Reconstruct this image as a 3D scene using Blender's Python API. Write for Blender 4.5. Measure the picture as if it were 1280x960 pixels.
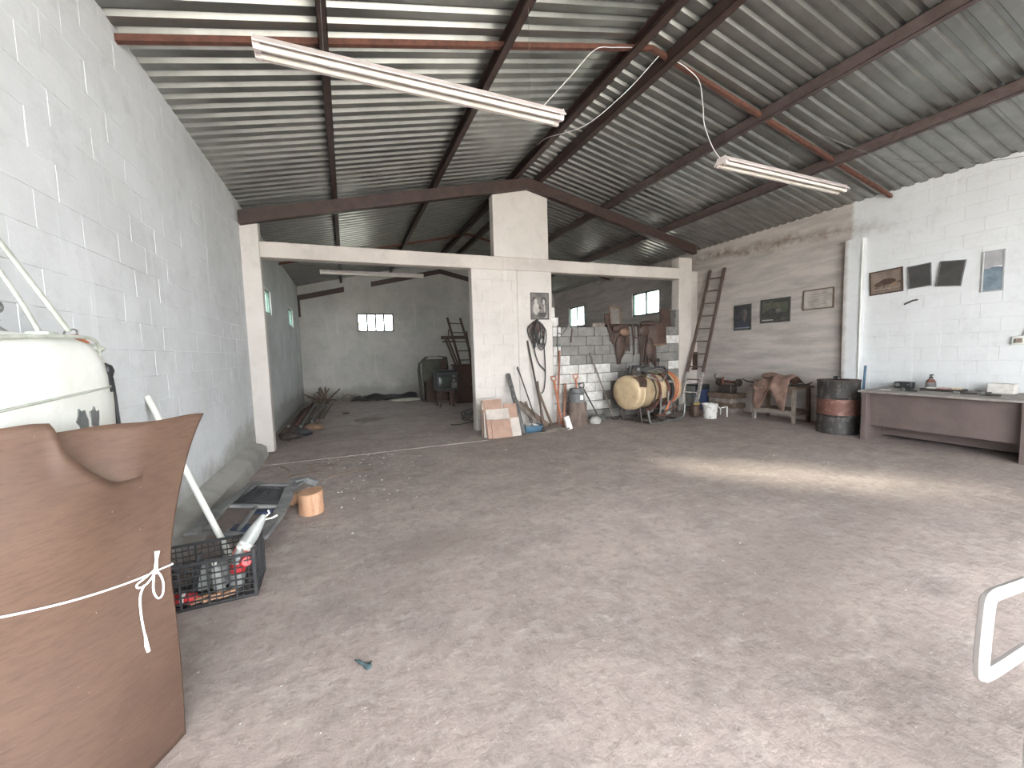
import bpy, bmesh, math, random
from mathutils import Vector, Matrix
from math import sin, cos, pi, radians

random.seed(7)
for o in list(bpy.data.objects):
    bpy.data.objects.remove(o, do_unlink=True)
scene = bpy.context.scene
COL = scene.collection

# ------------------------------------------------------------------ camera
F_PX, YAW, PITCH, ROLL, CAM_H = 506.58, .384656, .077488, -.029585, 1.5
fwd = Vector((sin(YAW)*cos(PITCH), cos(YAW)*cos(PITCH), -sin(PITCH)))
rgt = Vector((cos(YAW), -sin(YAW), 0)); up = rgt.cross(fwd)
r2 = rgt*cos(ROLL)+up*sin(ROLL); u2 = -rgt*sin(ROLL)+up*cos(ROLL)
cd = bpy.data.cameras.new('camera'); cam = bpy.data.objects.new('camera', cd); COL.objects.link(cam)
m = Matrix((r2, u2, -fwd)).transposed().to_4x4(); m.translation = (0, 0, CAM_H)
cam.matrix_world = m
cd.sensor_fit = 'HORIZONTAL'; cd.sensor_width = 36; cd.lens = F_PX/1280*36; cd.clip_start = .02
scene.camera = cam

# ------------------------------------------------------------------ world, sun, exposure
w = bpy.data.worlds.new('sky'); scene.world = w; w.use_nodes = True
bg = w.node_tree.nodes['Background']
bg.inputs[0].default_value = (.93, .965, 1.0, 1); bg.inputs[1].default_value = 3.2
sd = bpy.data.lights.new('sun', 'SUN'); sd.energy = 9; sd.angle = radians(5); sd.color = (1, .9, .76)
sun = bpy.data.objects.new('sun', sd); COL.objects.link(sun)
sun.rotation_euler = Vector((.69, -.72, -.30)).to_track_quat('-Z', 'Y').to_euler()
sun.location = (-12, 18, 8)
scene.view_settings.view_transform = 'Standard'; scene.view_settings.look = 'None'
scene.view_settings.gamma = 1; scene.view_settings.use_curve_mapping = False
scene.view_settings.exposure = 2.55

# ------------------------------------------------------------------ materials
def _nt(name):
    mt = bpy.data.materials.new(name); mt.use_nodes = True
    nt = mt.node_tree; b = nt.nodes['Principled BSDF']
    return mt, nt, b
def nd(nt, t, **k):
    n = nt.nodes.new(t)
    for a, v in k.items(): setattr(n, a, v)
    return n
def noise(nt, vec, scale, detail=5, rough=.6):
    n = nd(nt, 'ShaderNodeTexNoise'); n.inputs['Scale'].default_value = scale
    n.inputs['Detail'].default_value = detail; n.inputs['Roughness'].default_value = rough
    if vec is not None: nt.links.new(vec, n.inputs['Vector'])
    return n.outputs['Fac']
def ramp(nt, fac, lo, hi, a=0, b=1):
    n = nd(nt, 'ShaderNodeMapRange'); n.inputs[1].default_value = lo; n.inputs[2].default_value = hi
    n.inputs[3].default_value = a; n.inputs[4].default_value = b
    nt.links.new(fac, n.inputs[0]); return n.outputs[0]
def mix(nt, fac, a, b):
    n = nd(nt, 'ShaderNodeMix', data_type='RGBA')
    for s, v in ((n.inputs[0], fac), (n.inputs[6], a), (n.inputs[7], b)):
        if isinstance(v, (tuple, list)): s.default_value = (*v[:3], 1)
        elif isinstance(v, (int, float)): s.default_value = v
        else: nt.links.new(v, s)
    return n.outputs[2]
def mth(nt, op, a, b=0.):
    n = nd(nt, 'ShaderNodeMath', operation=op)
    for s, v in zip(n.inputs, (a, b)):
        if isinstance(v, (int, float)): s.default_value = v
        else: nt.links.new(v, s)
    return n.outputs[0]
def bumpn(nt, b, h, strength, dist=.01, prev=None):
    n = nd(nt, 'ShaderNodeBump'); n.inputs['Strength'].default_value = strength; n.inputs['Distance'].default_value = dist
    nt.links.new(h, n.inputs['Height'])
    if prev is not None: nt.links.new(prev, n.inputs['Normal'])
    nt.links.new(n.outputs[0], b.inputs['Normal']); return n.outputs[0]
def pos(nt): return nd(nt, 'ShaderNodeNewGeometry').outputs['Position']
def stretch(nt, vec, s):
    n = nd(nt, 'ShaderNodeMapping'); n.inputs['Scale'].default_value = s
    nt.links.new(vec, n.inputs['Vector']); return n.outputs[0]

def M(name, col, rough=.7, metal=0., col2=None, scale=6, lo=.4, hi=.62, bump=0., bscale=40, st=(1, 1, 1), obj=False):
    mt, nt, b = _nt(name)
    b.inputs['Roughness'].default_value = rough; b.inputs['Metallic'].default_value = metal
    p = nd(nt, 'ShaderNodeTexCoord').outputs['Object'] if obj else pos(nt)
    if st != (1, 1, 1): p = stretch(nt, p, st)
    if col2 is None: col2 = tuple(c*.72 for c in col)
    f = ramp(nt, noise(nt, p, scale), lo, hi)
    nt.links.new(mix(nt, f, col, col2), b.inputs['Base Color'])
    if bump: bumpn(nt, b, noise(nt, p, bscale, 4), bump, .01)
    return mt

def wall_mat(name, axis, base, grey, joint=.0, zone=None, dirt=True, band=False):
    """limewashed block wall; axis = horizontal axis of the wall"""
    mt, nt, b = _nt(name); b.inputs['Roughness'].default_value = .88
    p = pos(nt); s = nd(nt, 'ShaderNodeSeparateXYZ'); nt.links.new(p, s.inputs[0])
    h = s.outputs[axis]; z = s.outputs[2]
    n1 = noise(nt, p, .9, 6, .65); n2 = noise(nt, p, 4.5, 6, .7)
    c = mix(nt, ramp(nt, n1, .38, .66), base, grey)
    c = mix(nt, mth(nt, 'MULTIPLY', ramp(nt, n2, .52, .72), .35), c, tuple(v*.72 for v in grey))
    # runs of lime, paler
    pv = stretch(nt, p, (6, 6, .35)); n3 = noise(nt, pv, 1.6, 5, .6)
    c = mix(nt, mth(nt, 'MULTIPLY', ramp(nt, n3, .60, .72), .5), c, tuple(min(1, v*1.18) for v in base))
    n6 = noise(nt, stretch(nt, p, (1, 1, 2.6)), 11, 5, .7)
    c = mix(nt, mth(nt, 'MULTIPLY', ramp(nt, n6, .70, .76), .7), c, tuple(v*.35 for v in grey))
    if zone is not None:      # older, unpainted stretch beyond a line
        pos0, c1 = zone
        ph = stretch(nt, p, (1, .8, 5)); nz = noise(nt, ph, 1.3, 6, .65)
        old = mix(nt, ramp(nt, nz, .38, .64), c1, tuple(v*.72 for v in c1))
        edge = mth(nt, 'ADD', h, mth(nt, 'MULTIPLY', n2, .10))
        c = mix(nt, ramp(nt, edge, pos0, pos0+.06), c, old)
    if band:                  # brown damp mark below the eave
        zz = mth(nt, 'ADD', z, mth(nt, 'MULTIPLY', n1, .5))
        zz = mth(nt, 'ADD', zz, mth(nt, 'MULTIPLY', h, -.06))
        up_ = ramp(nt, zz, 3.30, 3.42); dn = ramp(nt, zz, 3.62, 3.46)
        mk = mth(nt, 'MULTIPLY', mth(nt, 'MULTIPLY', up_, dn), ramp(nt, n2, .40, .60))
        mk = mth(nt, 'MULTIPLY', mk, ramp(nt, h, 3.4, 5.4))
        c = mix(nt, mth(nt, 'MULTIPLY', mk, .8), c, (.16, .11, .07))
    if dirt:                  # bare, dirty cement at the foot with a ragged edge
        zz = mth(nt, 'SUBTRACT', z, mth(nt, 'MULTIPLY', n1, .9))
        mk = ramp(nt, zz, .12, -.12)
        c = mix(nt, mth(nt, 'MULTIPLY', mk, .75), c, (.30, .29, .26))
    nt.links.new(c, b.inputs['Base Color'])
    nb = bumpn(nt, b, n2, .45, .016)
    if joint:
        cv = nd(nt, 'ShaderNodeCombineXYZ'); nt.links.new(h, cv.inputs[0]); nt.links.new(z, cv.inputs[1])
        bt = nd(nt, 'ShaderNodeTexBrick'); nt.links.new(cv.outputs[0], bt.inputs['Vector'])
        bt.inputs['Scale'].default_value = 1; bt.inputs['Mortar Size'].default_value = .008
        bt.inputs['Mortar Smooth'].default_value = .6; bt.inputs['Brick Width'].default_value = .41; bt.inputs['Row Height'].default_value = .2
        bumpn(nt, b, mth(nt, 'SUBTRACT', 1., bt.outputs['Fac']), joint, .008, nb)
    return mt

def floor_mat():
    mt, nt, b = _nt('dusty_concrete'); p = pos(nt)
    b.inputs['Roughness'].default_value = .8
    n1 = noise(nt, p, .55, 6, .62); n2 = noise(nt, p, 2.6, 7, .68); n3 = noise(nt, p, 14, 6, .7)
    ps = stretch(nt, p, (2.2, 3.6, 1)); n4 = noise(nt, ps, 1.9, 8, .75)
    c = mix(nt, ramp(nt, n1, .36, .64), (.385, .318, .290), (.285, .230, .210))
    c = mix(nt, mth(nt, 'MULTIPLY', ramp(nt, n2, .46, .70), .75), c, (.215, .18, .168))
    c = mix(nt, mth(nt, 'MULTIPLY', ramp(nt, n4, .50, .68), .6), c, (.46, .41, .37))
    c = mix(nt, mth(nt, 'MULTIPLY', ramp(nt, n3, .48, .68), .55), c, (.17, .14, .125))
    pf = stretch(nt, p, (9, 3, 1)); nf = noise(nt, pf, 6, 6, .75)
    c = mix(nt, mth(nt, 'MULTIPLY', ramp(nt, nf, .55, .70), .45), c, (.50, .455, .41))
    for (sx, sy), (rx, ry), k in (((.55, 3.15), (.55, .35), .5), ((2.6, 1.75), (1.1, .45), .45), ((3.9, 2.05), (1.2, .35), .35), ((-.1, 2.5), (.35, .3), .3)):  # dark stains; the right-hand ones also paint in the shade beside the gateway
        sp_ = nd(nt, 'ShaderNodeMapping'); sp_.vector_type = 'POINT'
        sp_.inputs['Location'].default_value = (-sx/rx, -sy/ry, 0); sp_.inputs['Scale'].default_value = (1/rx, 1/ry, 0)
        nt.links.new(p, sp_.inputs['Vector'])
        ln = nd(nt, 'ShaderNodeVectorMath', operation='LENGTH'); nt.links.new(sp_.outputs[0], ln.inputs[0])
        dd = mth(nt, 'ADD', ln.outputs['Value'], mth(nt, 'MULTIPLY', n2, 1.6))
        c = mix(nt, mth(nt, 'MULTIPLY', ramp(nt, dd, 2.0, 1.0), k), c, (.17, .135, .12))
    n5 = noise(nt, p, 45, 3, .6)
    c = mix(nt, mth(nt, 'MULTIPLY', ramp(nt, n5, .66, .74), .6), c, (.66, .62, .57))
    nt.links.new(c, b.inputs['Base Color'])
    nt.links.new(ramp(nt, n2, .3, .7, .66, .92), b.inputs['Roughness'])
    nb = bumpn(nt, b, n2, .35, .03)
    bumpn(nt, b, n3, .6, .014, nb)
    return mt

def glass_mat():
    mt, nt, b = _nt('window_glass')
    t = nd(nt, 'ShaderNodeBsdfTransparent'); t.inputs[0].default_value = (.93, .97, .96, 1)
    g = nd(nt, 'ShaderNodeBsdfGlossy'); g.inputs['Roughness'].default_value = .05
    mx = nd(nt, 'ShaderNodeMixShader'); mx.inputs[0].default_value = .06
    nt.links.new(t.outputs[0], mx.inputs[1]); nt.links.new(g.outputs[0], mx.inputs[2])
    nt.links.new(mx.outputs[0], nt.nodes['Material Output'].inputs['Surface'])
    return mt

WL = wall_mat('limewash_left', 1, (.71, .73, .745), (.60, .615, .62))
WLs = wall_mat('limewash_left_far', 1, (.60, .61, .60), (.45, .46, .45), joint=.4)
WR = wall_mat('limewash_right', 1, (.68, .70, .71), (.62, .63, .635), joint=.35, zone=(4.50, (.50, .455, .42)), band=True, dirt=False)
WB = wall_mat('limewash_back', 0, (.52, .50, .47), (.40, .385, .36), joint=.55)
WP = wall_mat('limewash_pillar', 0, (.64, .60, .56), (.56, .52, .48), dirt=False)
WBEAM = wall_mat('cement_beam', 0, (.60, .55, .50), (.50, .45, .41), dirt=False)
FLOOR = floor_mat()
CEMENT = M('bare_cement', (.40, .39, .36), .9, col2=(.30, .29, .265), scale=3, bump=.3, bscale=30)
BLOCKW = M('limed_block', (.66, .65, .62), .9, col2=(.50, .48, .45), scale=9, bump=.5, bscale=60)
BLOCKG = M('bare_block', (.24, .23, .215), .93, col2=(.185, .175, .165), scale=7, bump=.6, bscale=70)
MORTAR = M('mortar', (.14, .13, .12), .95)
GALV = M('galvanised_sheet', (.33, .335, .315), .32, .78, (.24, .245, .23), scale=3, lo=.35, hi=.7)
BROWN = M('brown_steel', (.068, .041, .035), .55, .1, (.048, .031, .027), scale=9)
BROWN2 = M('brown_steel_faded', (.115, .085, .082), .6, .1, (.085, .06, .056), scale=9)
RUSTROD = M('rusty_angle_iron', (.15, .062, .042), .8, .1, (.09, .04, .03), scale=12)
FIXT = M('lamp_white', (.74, .67, .65), .5, col2=(.62, .55, .52), scale=8)
TUBE = M('tube_glass_white', (.80, .77, .70), .25, col2=(.72, .68, .6))
DARK = M('black_plastic', (.022, .023, .025), .5, col2=(.035, .036, .038))
DGREY = M('dusty_black_plastic', (.115, .12, .12), .6, col2=(.19, .19, .185), scale=10)
def rust_mat():
    mt, nt, b = _nt('rusty_sheet'); b.inputs['Roughness'].default_value = .6; b.inputs['Metallic'].default_value = .1
    p = pos(nt); n1 = noise(nt, p, 2.0, 6, .6); n2 = noise(nt, stretch(nt, p, (5, 5, 26)), 3.2, 6, .7); n3 = noise(nt, p, 60, 2, .5)
    c = mix(nt, ramp(nt, n1, .36, .66), (.118, .069, .046), (.082, .047, .032))
    c = mix(nt, mth(nt, 'MULTIPLY', ramp(nt, n2, .45, .70), .6), c, (.056, .032, .023))
    c = mix(nt, mth(nt, 'MULTIPLY', ramp(nt, n3, .75, .80), .5), c, (.45, .38, .32))
    nt.links.new(c, b.inputs['Base Color']); bumpn(nt, b, n2, .25, .006)
    return mt
RUST = rust_mat()
WHITEV = M('white_vinyl', (.80, .81, .76), .5, col2=(.70, .71, .65), scale=5, bump=.22, bscale=7)
GREYV = M('grey_canvas', (.36, .38, .36), .8, col2=(.25, .26, .25), scale=6, bump=.3)
WEBB = M('pale_webbing', (.50, .52, .46), .8, col2=(.36, .38, .33), scale=14)
WHITE = M('white_paint', (.78, .79, .74), .5, col2=(.68, .69, .64))
STRING = M('white_string', (.85, .85, .86), .8, col2=(.75, .75, .76))
WOOD = M('raw_pine', (.50, .29, .18), .8, col2=(.30, .16, .09), scale=22, st=(1, 1, .12), bump=.5, lo=.46, hi=.70)
WOODO = M('old_wood', (.16, .115, .085), .85, col2=(.10, .07, .052), scale=8, bump=.3)
WOODG = M('grey_wood', (.26, .22, .19), .88, col2=(.16, .135, .115), scale=8, bump=.3)
TERRA = M('terracotta_tile', (.37, .235, .175), .7, col2=(.30, .19, .14), scale=6)
TILEW = M('dusty_tile', (.52, .46, .41), .7, col2=(.42, .37, .33), scale=6)
STEEL = M('dull_steel', (.25, .25, .24), .5, .6, (.15, .15, .145), scale=10)
IRON = M('dark_iron', (.045, .04, .038), .6, .3, (.08, .06, .05), scale=12)
ORANGE = M('orange_paint', (.48, .16, .075), .6, col2=(.36, .13, .07))
HANDLE = M('reddish_handle', (.33, .15, .095), .7, col2=(.24, .115, .08))
BLUE = M('blue_paint', (.055, .125, .19), .6, col2=(.05, .10, .15))
NAVY = M('navy_plastic', (.03, .045, .10), .5, col2=(.02, .03, .06))
RUBBLE = M('pale_rubble', (.55, .54, .52), .95, col2=(.38, .37, .35), scale=30)
CREAM = M('cream_poly', (.56, .43, .27), .5, col2=(.36, .26, .16), scale=5, lo=.45, hi=.7)
LEATH = M('brown_leather', (.085, .050, .037), .6, col2=(.055, .034, .027), scale=9, bump=.3)
LEATH2 = M('tan_leather', (.24, .15, .095), .65, col2=(.15, .09, .06), scale=8)
CANVAS = M('dusty_brown_canvas', (.25, .155, .12), .85, col2=(.16, .10, .078), scale=8, bump=.4)
DRUMK = M('drum_black', (.036, .033, .031), .65, .1, (.15, .14, .132), scale=13, lo=.52, hi=.72, st=(1, 1, .6))
DRUMR = M('drum_red', (.135, .06, .045), .65, .1, (.22, .13, .11), scale=12, lo=.5, hi=.68)
DESK = M('brown_desk', (.135, .103, .096), .5, col2=(.11, .083, .077), scale=4)
DESKT = M('desk_top', (.28, .255, .235), .6, col2=(.19, .17, .155), scale=9)
GREENF = M('green_frame', (.055, .10, .082), .5, .2, (.04, .075, .06))
GLASS = glass_mat()
LEAF = M('leaf_green', (.30, .42, .08), .6, col2=(.46, .50, .09), scale=3)
EARTH = M('outside_earth', (.60, .56, .50), .95, col2=(.50, .46, .40), scale=1)
RED = M('red_label', (.55, .035, .04), .45, col2=(.45, .03, .035))
CLEARP = M('cloudy_plastic', (.33, .345, .33), .35, col2=(.25, .26, .25), scale=14)
PINK = M('pinkish_red_plastic', (.66, .16, .14), .5, col2=(.6, .2, .17))
PAPER = M('paper', (.62, .60, .56), .8, col2=(.52, .50, .46), scale=20)
PRINTD = M('print_dark', (.045, .045, .045), .5, col2=(.08, .078, .075), scale=18)
PRINTS = M('print_sepia', (.22, .17, .13), .55, col2=(.075, .055, .045), scale=11, lo=.42, hi=.58)
PRINTG = M('print_green', (.105, .105, .085), .5, col2=(.045, .05, .042), scale=9, lo=.42, hi=.58)
PRINTB = M('print_blue', (.22, .28, .33), .45, col2=(.14, .18, .22), scale=7)
SKIN = M('print_skin', (.28, .22, .18), .6, col2=(.18, .14, .115), scale=20)
SILV = M('silver_print', (.42, .42, .43), .4, col2=(.34, .34, .35))
TARP = M('olive_tarp', (.10, .10, .08), .8, col2=(.065, .066, .055), scale=6)
BLKSH = M('black_sheet', (.012, .012, .014), .6, col2=(.02, .02, .022))

# ------------------------------------------------------------------ mesh helpers
WM = {}
def worldm(o):
    return WM.get(o.name, Matrix())
class MB:
    def __init__(s): s.v = []; s.f = []
    def add(s, vs, fs):
        n = len(s.v); s.v += [Vector(v) for v in vs]; s.f += [tuple(i+n for i in f) for f in fs]; return s
    def box(s, x0, x1, y0, y1, z0, z1, mat=None):
        vs = [Vector((x, y, z)) for z in (z0, z1) for x, y in ((x0, y0), (x1, y0), (x1, y1), (x0, y1))]
        if mat: vs = [mat @ v for v in vs]
        return s.add(vs, [(3, 2, 1, 0), (4, 5, 6, 7), (0, 1, 5, 4), (1, 2, 6, 5), (2, 3, 7, 6), (3, 0, 4, 7)])
    def bar(s, p0, p1, w, h, upv=(0, 0, 1)):
        p0, p1 = Vector(p0), Vector(p1); d = (p1-p0).normalized(); u = Vector(upv)
        if abs(d.dot(u)) > .98: u = Vector((1, 0, 0))
        sx = d.cross(u).normalized(); uz = sx.cross(d)
        vs = [p+sx*a*w/2+uz*b*h/2 for p in (p0, p1) for a, b in ((-1, -1), (1, -1), (1, 1), (-1, 1))]
        return s.add(vs, [(0, 1, 2, 3), (7, 6, 5, 4), (0, 4, 5, 1), (1, 5, 6, 2), (2, 6, 7, 3), (3, 7, 4, 0)])
    def cyl(s, p0, p1, r0, r1=None, n=12):
        return s.tube([p0, p1], [r0, r0 if r1 is None else r1], n)
    def tube(s, pts, r, n=8, closed=False):
        pts = [Vector(p) for p in pts]; k = len(pts)
        rs = r if isinstance(r, (list, tuple)) else [r]*k
        prev = None; vs = []
        for i, p in enumerate(pts):
            a = pts[(i-1) % k] if (closed or i) else p; b = pts[(i+1) % k] if (closed or i < k-1) else p
            d = (b-a).normalized()
            if prev is None:
                u = Vector((0, 0, 1)) if abs(d.z) < .9 else Vector((1, 0, 0)); u = (u-d*u.dot(d)).normalized()
            else:
                u = (prev-d*prev.dot(d)); u = u.normalized() if u.length > 1e-6 else Vector((1, 0, 0))
            prev = u; t = d.cross(u)
            vs += [p+(u*cos(2*pi*j/n)+t*sin(2*pi*j/n))*rs[i] for j in range(n)]
        fs = []
        for i in range(k if closed else k-1):
            i2 = (i+1) % k
            fs += [(i*n+j, i*n+(j+1) % n, i2*n+(j+1) % n, i2*n+j) for j in range(n)]
        if not closed: fs += [tuple(reversed(range(n))), tuple(range((k-1)*n, k*n))]
        return s.add(vs, fs)
    def lathe(s, prof, n=24, mat=None):
        vs = []; k = len(prof)
        for r, z in prof:
            vs += [Vector((r*cos(2*pi*j/n), r*sin(2*pi*j/n), z)) for j in range(n)]
        if mat: vs = [mat @ v for v in vs]
        fs = [(i*n+j, i*n+(j+1) % n, (i+1)*n+(j+1) % n, (i+1)*n+j) for i in range(k-1) for j in range(n)]
        if prof[0][0] > 1e-5: fs.append(tuple(reversed(range(n))))
        if prof[-1][0] > 1e-5: fs.append(tuple(range((k-1)*n, k*n)))
        return s.add(vs, fs)
    def ell(s, c, rad, n=12, mat=None, jit=0):
        vs = []; h = n//2; c = Vector(c)
        for i in range(h+1):
            th = pi*i/h
            for j in range(n):
                v = Vector((rad[0]*sin(th)*cos(2*pi*j/n), rad[1]*sin(th)*sin(2*pi*j/n), rad[2]*cos(th)))
                if jit: v *= 1+jit*(sin(7*v.x/rad[0]+3*j)*.5+sin(5.1*i+2.3*j))*.5
                if mat: v = mat @ v
                vs.append(c+v)
        fs = [(i*n+j, (i+1)*n+j, (i+1)*n+(j+1) % n, i*n+(j+1) % n) for i in range(h) for j in range(n)]
        return s.add(vs, fs)
    def prism(s, poly, d):
        n = len(poly); d = Vector(d); a = [Vector(p) for p in poly]
        return s.add(a+[p+d for p in a], [tuple(reversed(range(n))), tuple(range(n, 2*n))]+[(i, (i+1) % n, n+(i+1) % n, n+i) for i in range(n)])
    def grid(s, fn, nu, nv):
        vs = [fn(i/nu, j/nv) for j in range(nv+1) for i in range(nu+1)]
        return s.add(vs, [(j*(nu+1)+i, j*(nu+1)+i+1, (j+1)*(nu+1)+i+1, (j+1)*(nu+1)+i) for j in range(nv) for i in range(nu)])
    def build(s, name, mat, parent=None, local=False, bevel=0, solid=0, sub=0, smooth=True, loc=None, ang=.7):
        me = bpy.data.meshes.new(name)
        o = bpy.data.objects.new(name, me); COL.objects.link(o)
        if parent is not None:
            o.parent = parent; W = worldm(parent); WM[o.name] = W
            vs = s.v if local else [W.inverted() @ v for v in s.v]
        else:
            if loc is None:
                xs = [v.x for v in s.v]; ys = [v.y for v in s.v]; zs = [v.z for v in s.v]
                loc = Vector(((min(xs)+max(xs))/2, (min(ys)+max(ys))/2, min(zs)))
            loc = Vector(loc); o.location = loc; WM[o.name] = Matrix.Translation(loc)
            vs = [v-loc for v in s.v]
        me.from_pydata(vs, [], s.f)
        bm = bmesh.new(); bm.from_mesh(me); bmesh.ops.remove_doubles(bm, verts=bm.verts, dist=1e-6)
        bmesh.ops.recalc_face_normals(bm, faces=bm.faces)
        for e in bm.edges:
            e.smooth = smooth and not (len(e.link_faces) == 2 and e.calc_face_angle(0) > ang)
        for f in bm.faces: f.smooth = smooth
        bm.to_mesh(me); bm.free()
        me.materials.append(mat)
        if solid:
            md = o.modifiers.new('solid', 'SOLIDIFY'); md.thickness = solid; md.offset = 0
        if sub:
            md = o.modifiers.new('sub', 'SUBSURF'); md.levels = sub; md.render_levels = sub
        if bevel:
            md = o.modifiers.new('bevel', 'BEVEL'); md.width = bevel; md.segments = 2; md.limit_method = 'ANGLE'
        return o
def thing(name, label, cat, loc=(0, 0, 0), rotz=0, group=None, kind=None):
    o = bpy.data.objects.new(name, None); COL.objects.link(o); o.empty_display_size = .1
    o.location = loc; o.rotation_euler = (0, 0, rotz)
    WM[o.name] = Matrix.Translation(Vector(loc)) @ Matrix.Rotation(rotz, 4, 'Z')
    return tag(o, label, cat, group, kind)
def tag(o, label=None, cat=None, group=None, kind=None):
    for k, v in (('label', label), ('category', cat), ('group', group), ('kind', kind)):
        if v: o[k] = v
    return o
def share(src, name, parent, M4=None):
    """another object on the same mesh, placed by a parent-local matrix"""
    o = src.copy(); o.name = name; COL.objects.link(o); o.parent = parent
    if M4 is not None: o.matrix_basis = M4
    return o
def V(*a): return Vector(a)
def bez(p0, p1, p2, n=8):
    p0, p1, p2 = V(*p0), V(*p1), V(*p2)
    return [p0*(1-t)**2+p1*2*t*(1-t)+p2*t*t for t in [i/n for i in range(n+1)]]
def smooth_pts(pts, n=5):
    pts = [Vector(p) for p in pts]; out = []
    P = [pts[0]]+pts+[pts[-1]]
    for i in range(1, len(P)-2):
        a, b, c, d = P[i-1:i+3]
        for k in range(n):
            t = k/n
            out.append(.5*((2*b)+(c-a)*t+(2*a-5*b+4*c-d)*t*t+(3*b-a-3*c+d)*t**3))
    return out+[pts[-1]]
def ss(t): t = max(0, min(1, t)); return t*t*(3-2*t)

# ------------------------------------------------------------------ setting
XL, XR, YB, YF, YP = -1.42, 8.34, 15.5, -2.6, 7.5
EAVE, SL = 3.92, .226
XRIDGE = (XL+XR)/2
def zroof(x): return EAVE+SL*((x-XL) if x < XRIDGE else (XR-x))

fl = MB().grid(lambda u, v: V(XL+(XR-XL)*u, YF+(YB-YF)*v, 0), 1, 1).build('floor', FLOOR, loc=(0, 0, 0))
tag(fl, 'worn dusty concrete floor with pale scuffs, dark stains and painted-in shade', 'floor', kind='structure')
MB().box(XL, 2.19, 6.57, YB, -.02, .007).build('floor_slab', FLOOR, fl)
g = MB().grid(lambda u, v: V(-40+80*u, -40+80*v, -.03), 1, 1).build('ground', EARTH, loc=(0, 0, -.03))
tag(g, 'bare pale earth outside the building', 'ground', kind='structure')

def wall_y(mb, x0, x1, y0, y1, z1, holes):
    """wall along y with rectangular holes (ya, yb, za, zb)"""
    y = y0
    for ya, yb, za, zb in sorted(holes):
        mb.box(x0, x1, y, ya, 0, z1); mb.box(x0, x1, ya, yb, 0, za); mb.box(x0, x1, ya, yb, zb, z1); y = yb
    mb.box(x0, x1, y, y1, 0, z1); return mb
WINL = [(8.97, 9.99, 2.43, 2.93), (12.82, 13.79, 2.43, 2.95)]
WINR = [(9.24, 10.42, 2.50, 3.20), (13.21, 14.31, 2.43, 3.20)]
WINB = (.42, 1.67, 2.40, 3.05)
wl = wall_y(MB(), XL-.2, XL-.006, YF-.2, 7.5, EAVE+.02, []).build('wall_left', WL, smooth=False)
tag(wl, 'tall whitewashed block wall behind the rusty sheet and crate', 'wall', kind='structure')
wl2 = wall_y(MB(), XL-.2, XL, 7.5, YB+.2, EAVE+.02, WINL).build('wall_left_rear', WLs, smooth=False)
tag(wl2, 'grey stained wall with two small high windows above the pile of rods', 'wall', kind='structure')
wr = wall_y(MB(), XR, XR+.2, YF-.2, YB+.2, EAVE+.02, WINR).build('wall_right', WR, smooth=False)
tag(wr, 'whitewashed wall hung with framed pictures above the desk', 'wall', kind='structure')
# back wall with gable
mb = MB(); x0, x1, z0, z1 = WINB; yb0, yb1 = YB, YB+.2
for a, b, c, d in ((XL, x0, 0, EAVE-.02), (x0, x1, 0, z0), (x0, x1, z1, EAVE-.02), (x1, XR, 0, EAVE-.02)): mb.box(a, b, yb0, yb1, c, d)
mb.prism([(XL, yb0, EAVE-.02), (XR, yb0, EAVE-.02), (XR, yb0, EAVE+.03), (XRIDGE, yb0, zroof(XRIDGE)+.03), (XL, yb0, EAVE+.03)], (0, .2, 0))
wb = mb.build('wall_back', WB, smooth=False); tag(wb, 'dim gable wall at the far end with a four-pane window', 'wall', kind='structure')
# front wall with the wide gateway the picture is taken from
mb = MB(); GX0, GX1, GZ = -1.30, 5.6, 3.8; y0 = YF-.2
mb.box(XL, GX0, y0, YF, 0, EAVE); mb.box(GX1, XR, y0, YF, 0, EAVE); mb.box(GX0, GX1, y0, YF, GZ, EAVE)
mb.prism([(XL, y0, EAVE), (XR, y0, EAVE), (XRIDGE, y0, zroof(XRIDGE)-.02)], (0, .2, 0))
wf = mb.build('wall_front', WP, smooth=False); tag(wf, 'front wall around the wide open gateway', 'wall', kind='structure')

# blocks of the left wall, each a piece of its own
bw, bh = .41, .2
blk = None
for r in range(19):
    z0 = r*bh
    k = 0
    y = 2.25-(.205 if r % 2 else 0)
    while y < 7.49:
        y1 = min(y+bw, 7.5)
        if y1-y > .35:
            if blk is None:
                blk = MB().box(-.006, .012, -bw/2+.0006, bw/2-.0006, .0006, bh-.0006)
                blk = blk.build('wall_block', WL, wl, local=True, bevel=.0022); src = blk; o = blk
            else: o = share(src, 'wall_block', wl)
            dx = random.uniform(-.0015, .002)
            Wl = worldm(wl).inverted()
            o.matrix_basis = Wl @ Matrix.Translation((XL-.012+dx*.7, (y+y1)/2, z0)) @ Matrix.Rotation(random.uniform(-.003, .003), 4, 'Z')
        else:
            MB().box(XL-.018, XL, y+.003, y1-.003, z0+.003, z0+bh-.003).build('wall_block', WL, wl)
        y = y1
MB().box(XL-.018, XL, YF, 2.04, 0, EAVE).build('plaster', WL, wl)
MB().box(XL-.018, XL+.001, 2.04, 7.5, 3.8, EAVE+.01).build('plaster', WL, wl)
kb = MB()
def kerb(u, v):
    y = 1.9+u*5.3
    prof = [(XL, .26), (XL+.05, .22), (XL+.14, .20), (XL+.19, .16), (XL+.21, 0)]
    i = round(v*4); x, z = prof[i]
    return V(x+(.006*sin(y*5)+.004*sin(y*11) if i > 0 else 0), y, z+(.005*sin(y*7+i) if 0 < i < 4 else 0))
kb.grid(kerb, 60, 4); kb.prism([(XL, 7.2, 0), (XL+.21, 7.2, 0), (XL+.19, 7.2, .16), (XL+.05, 7.2, .22), (XL, 7.2, .26)], (0, .02, 0))
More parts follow.
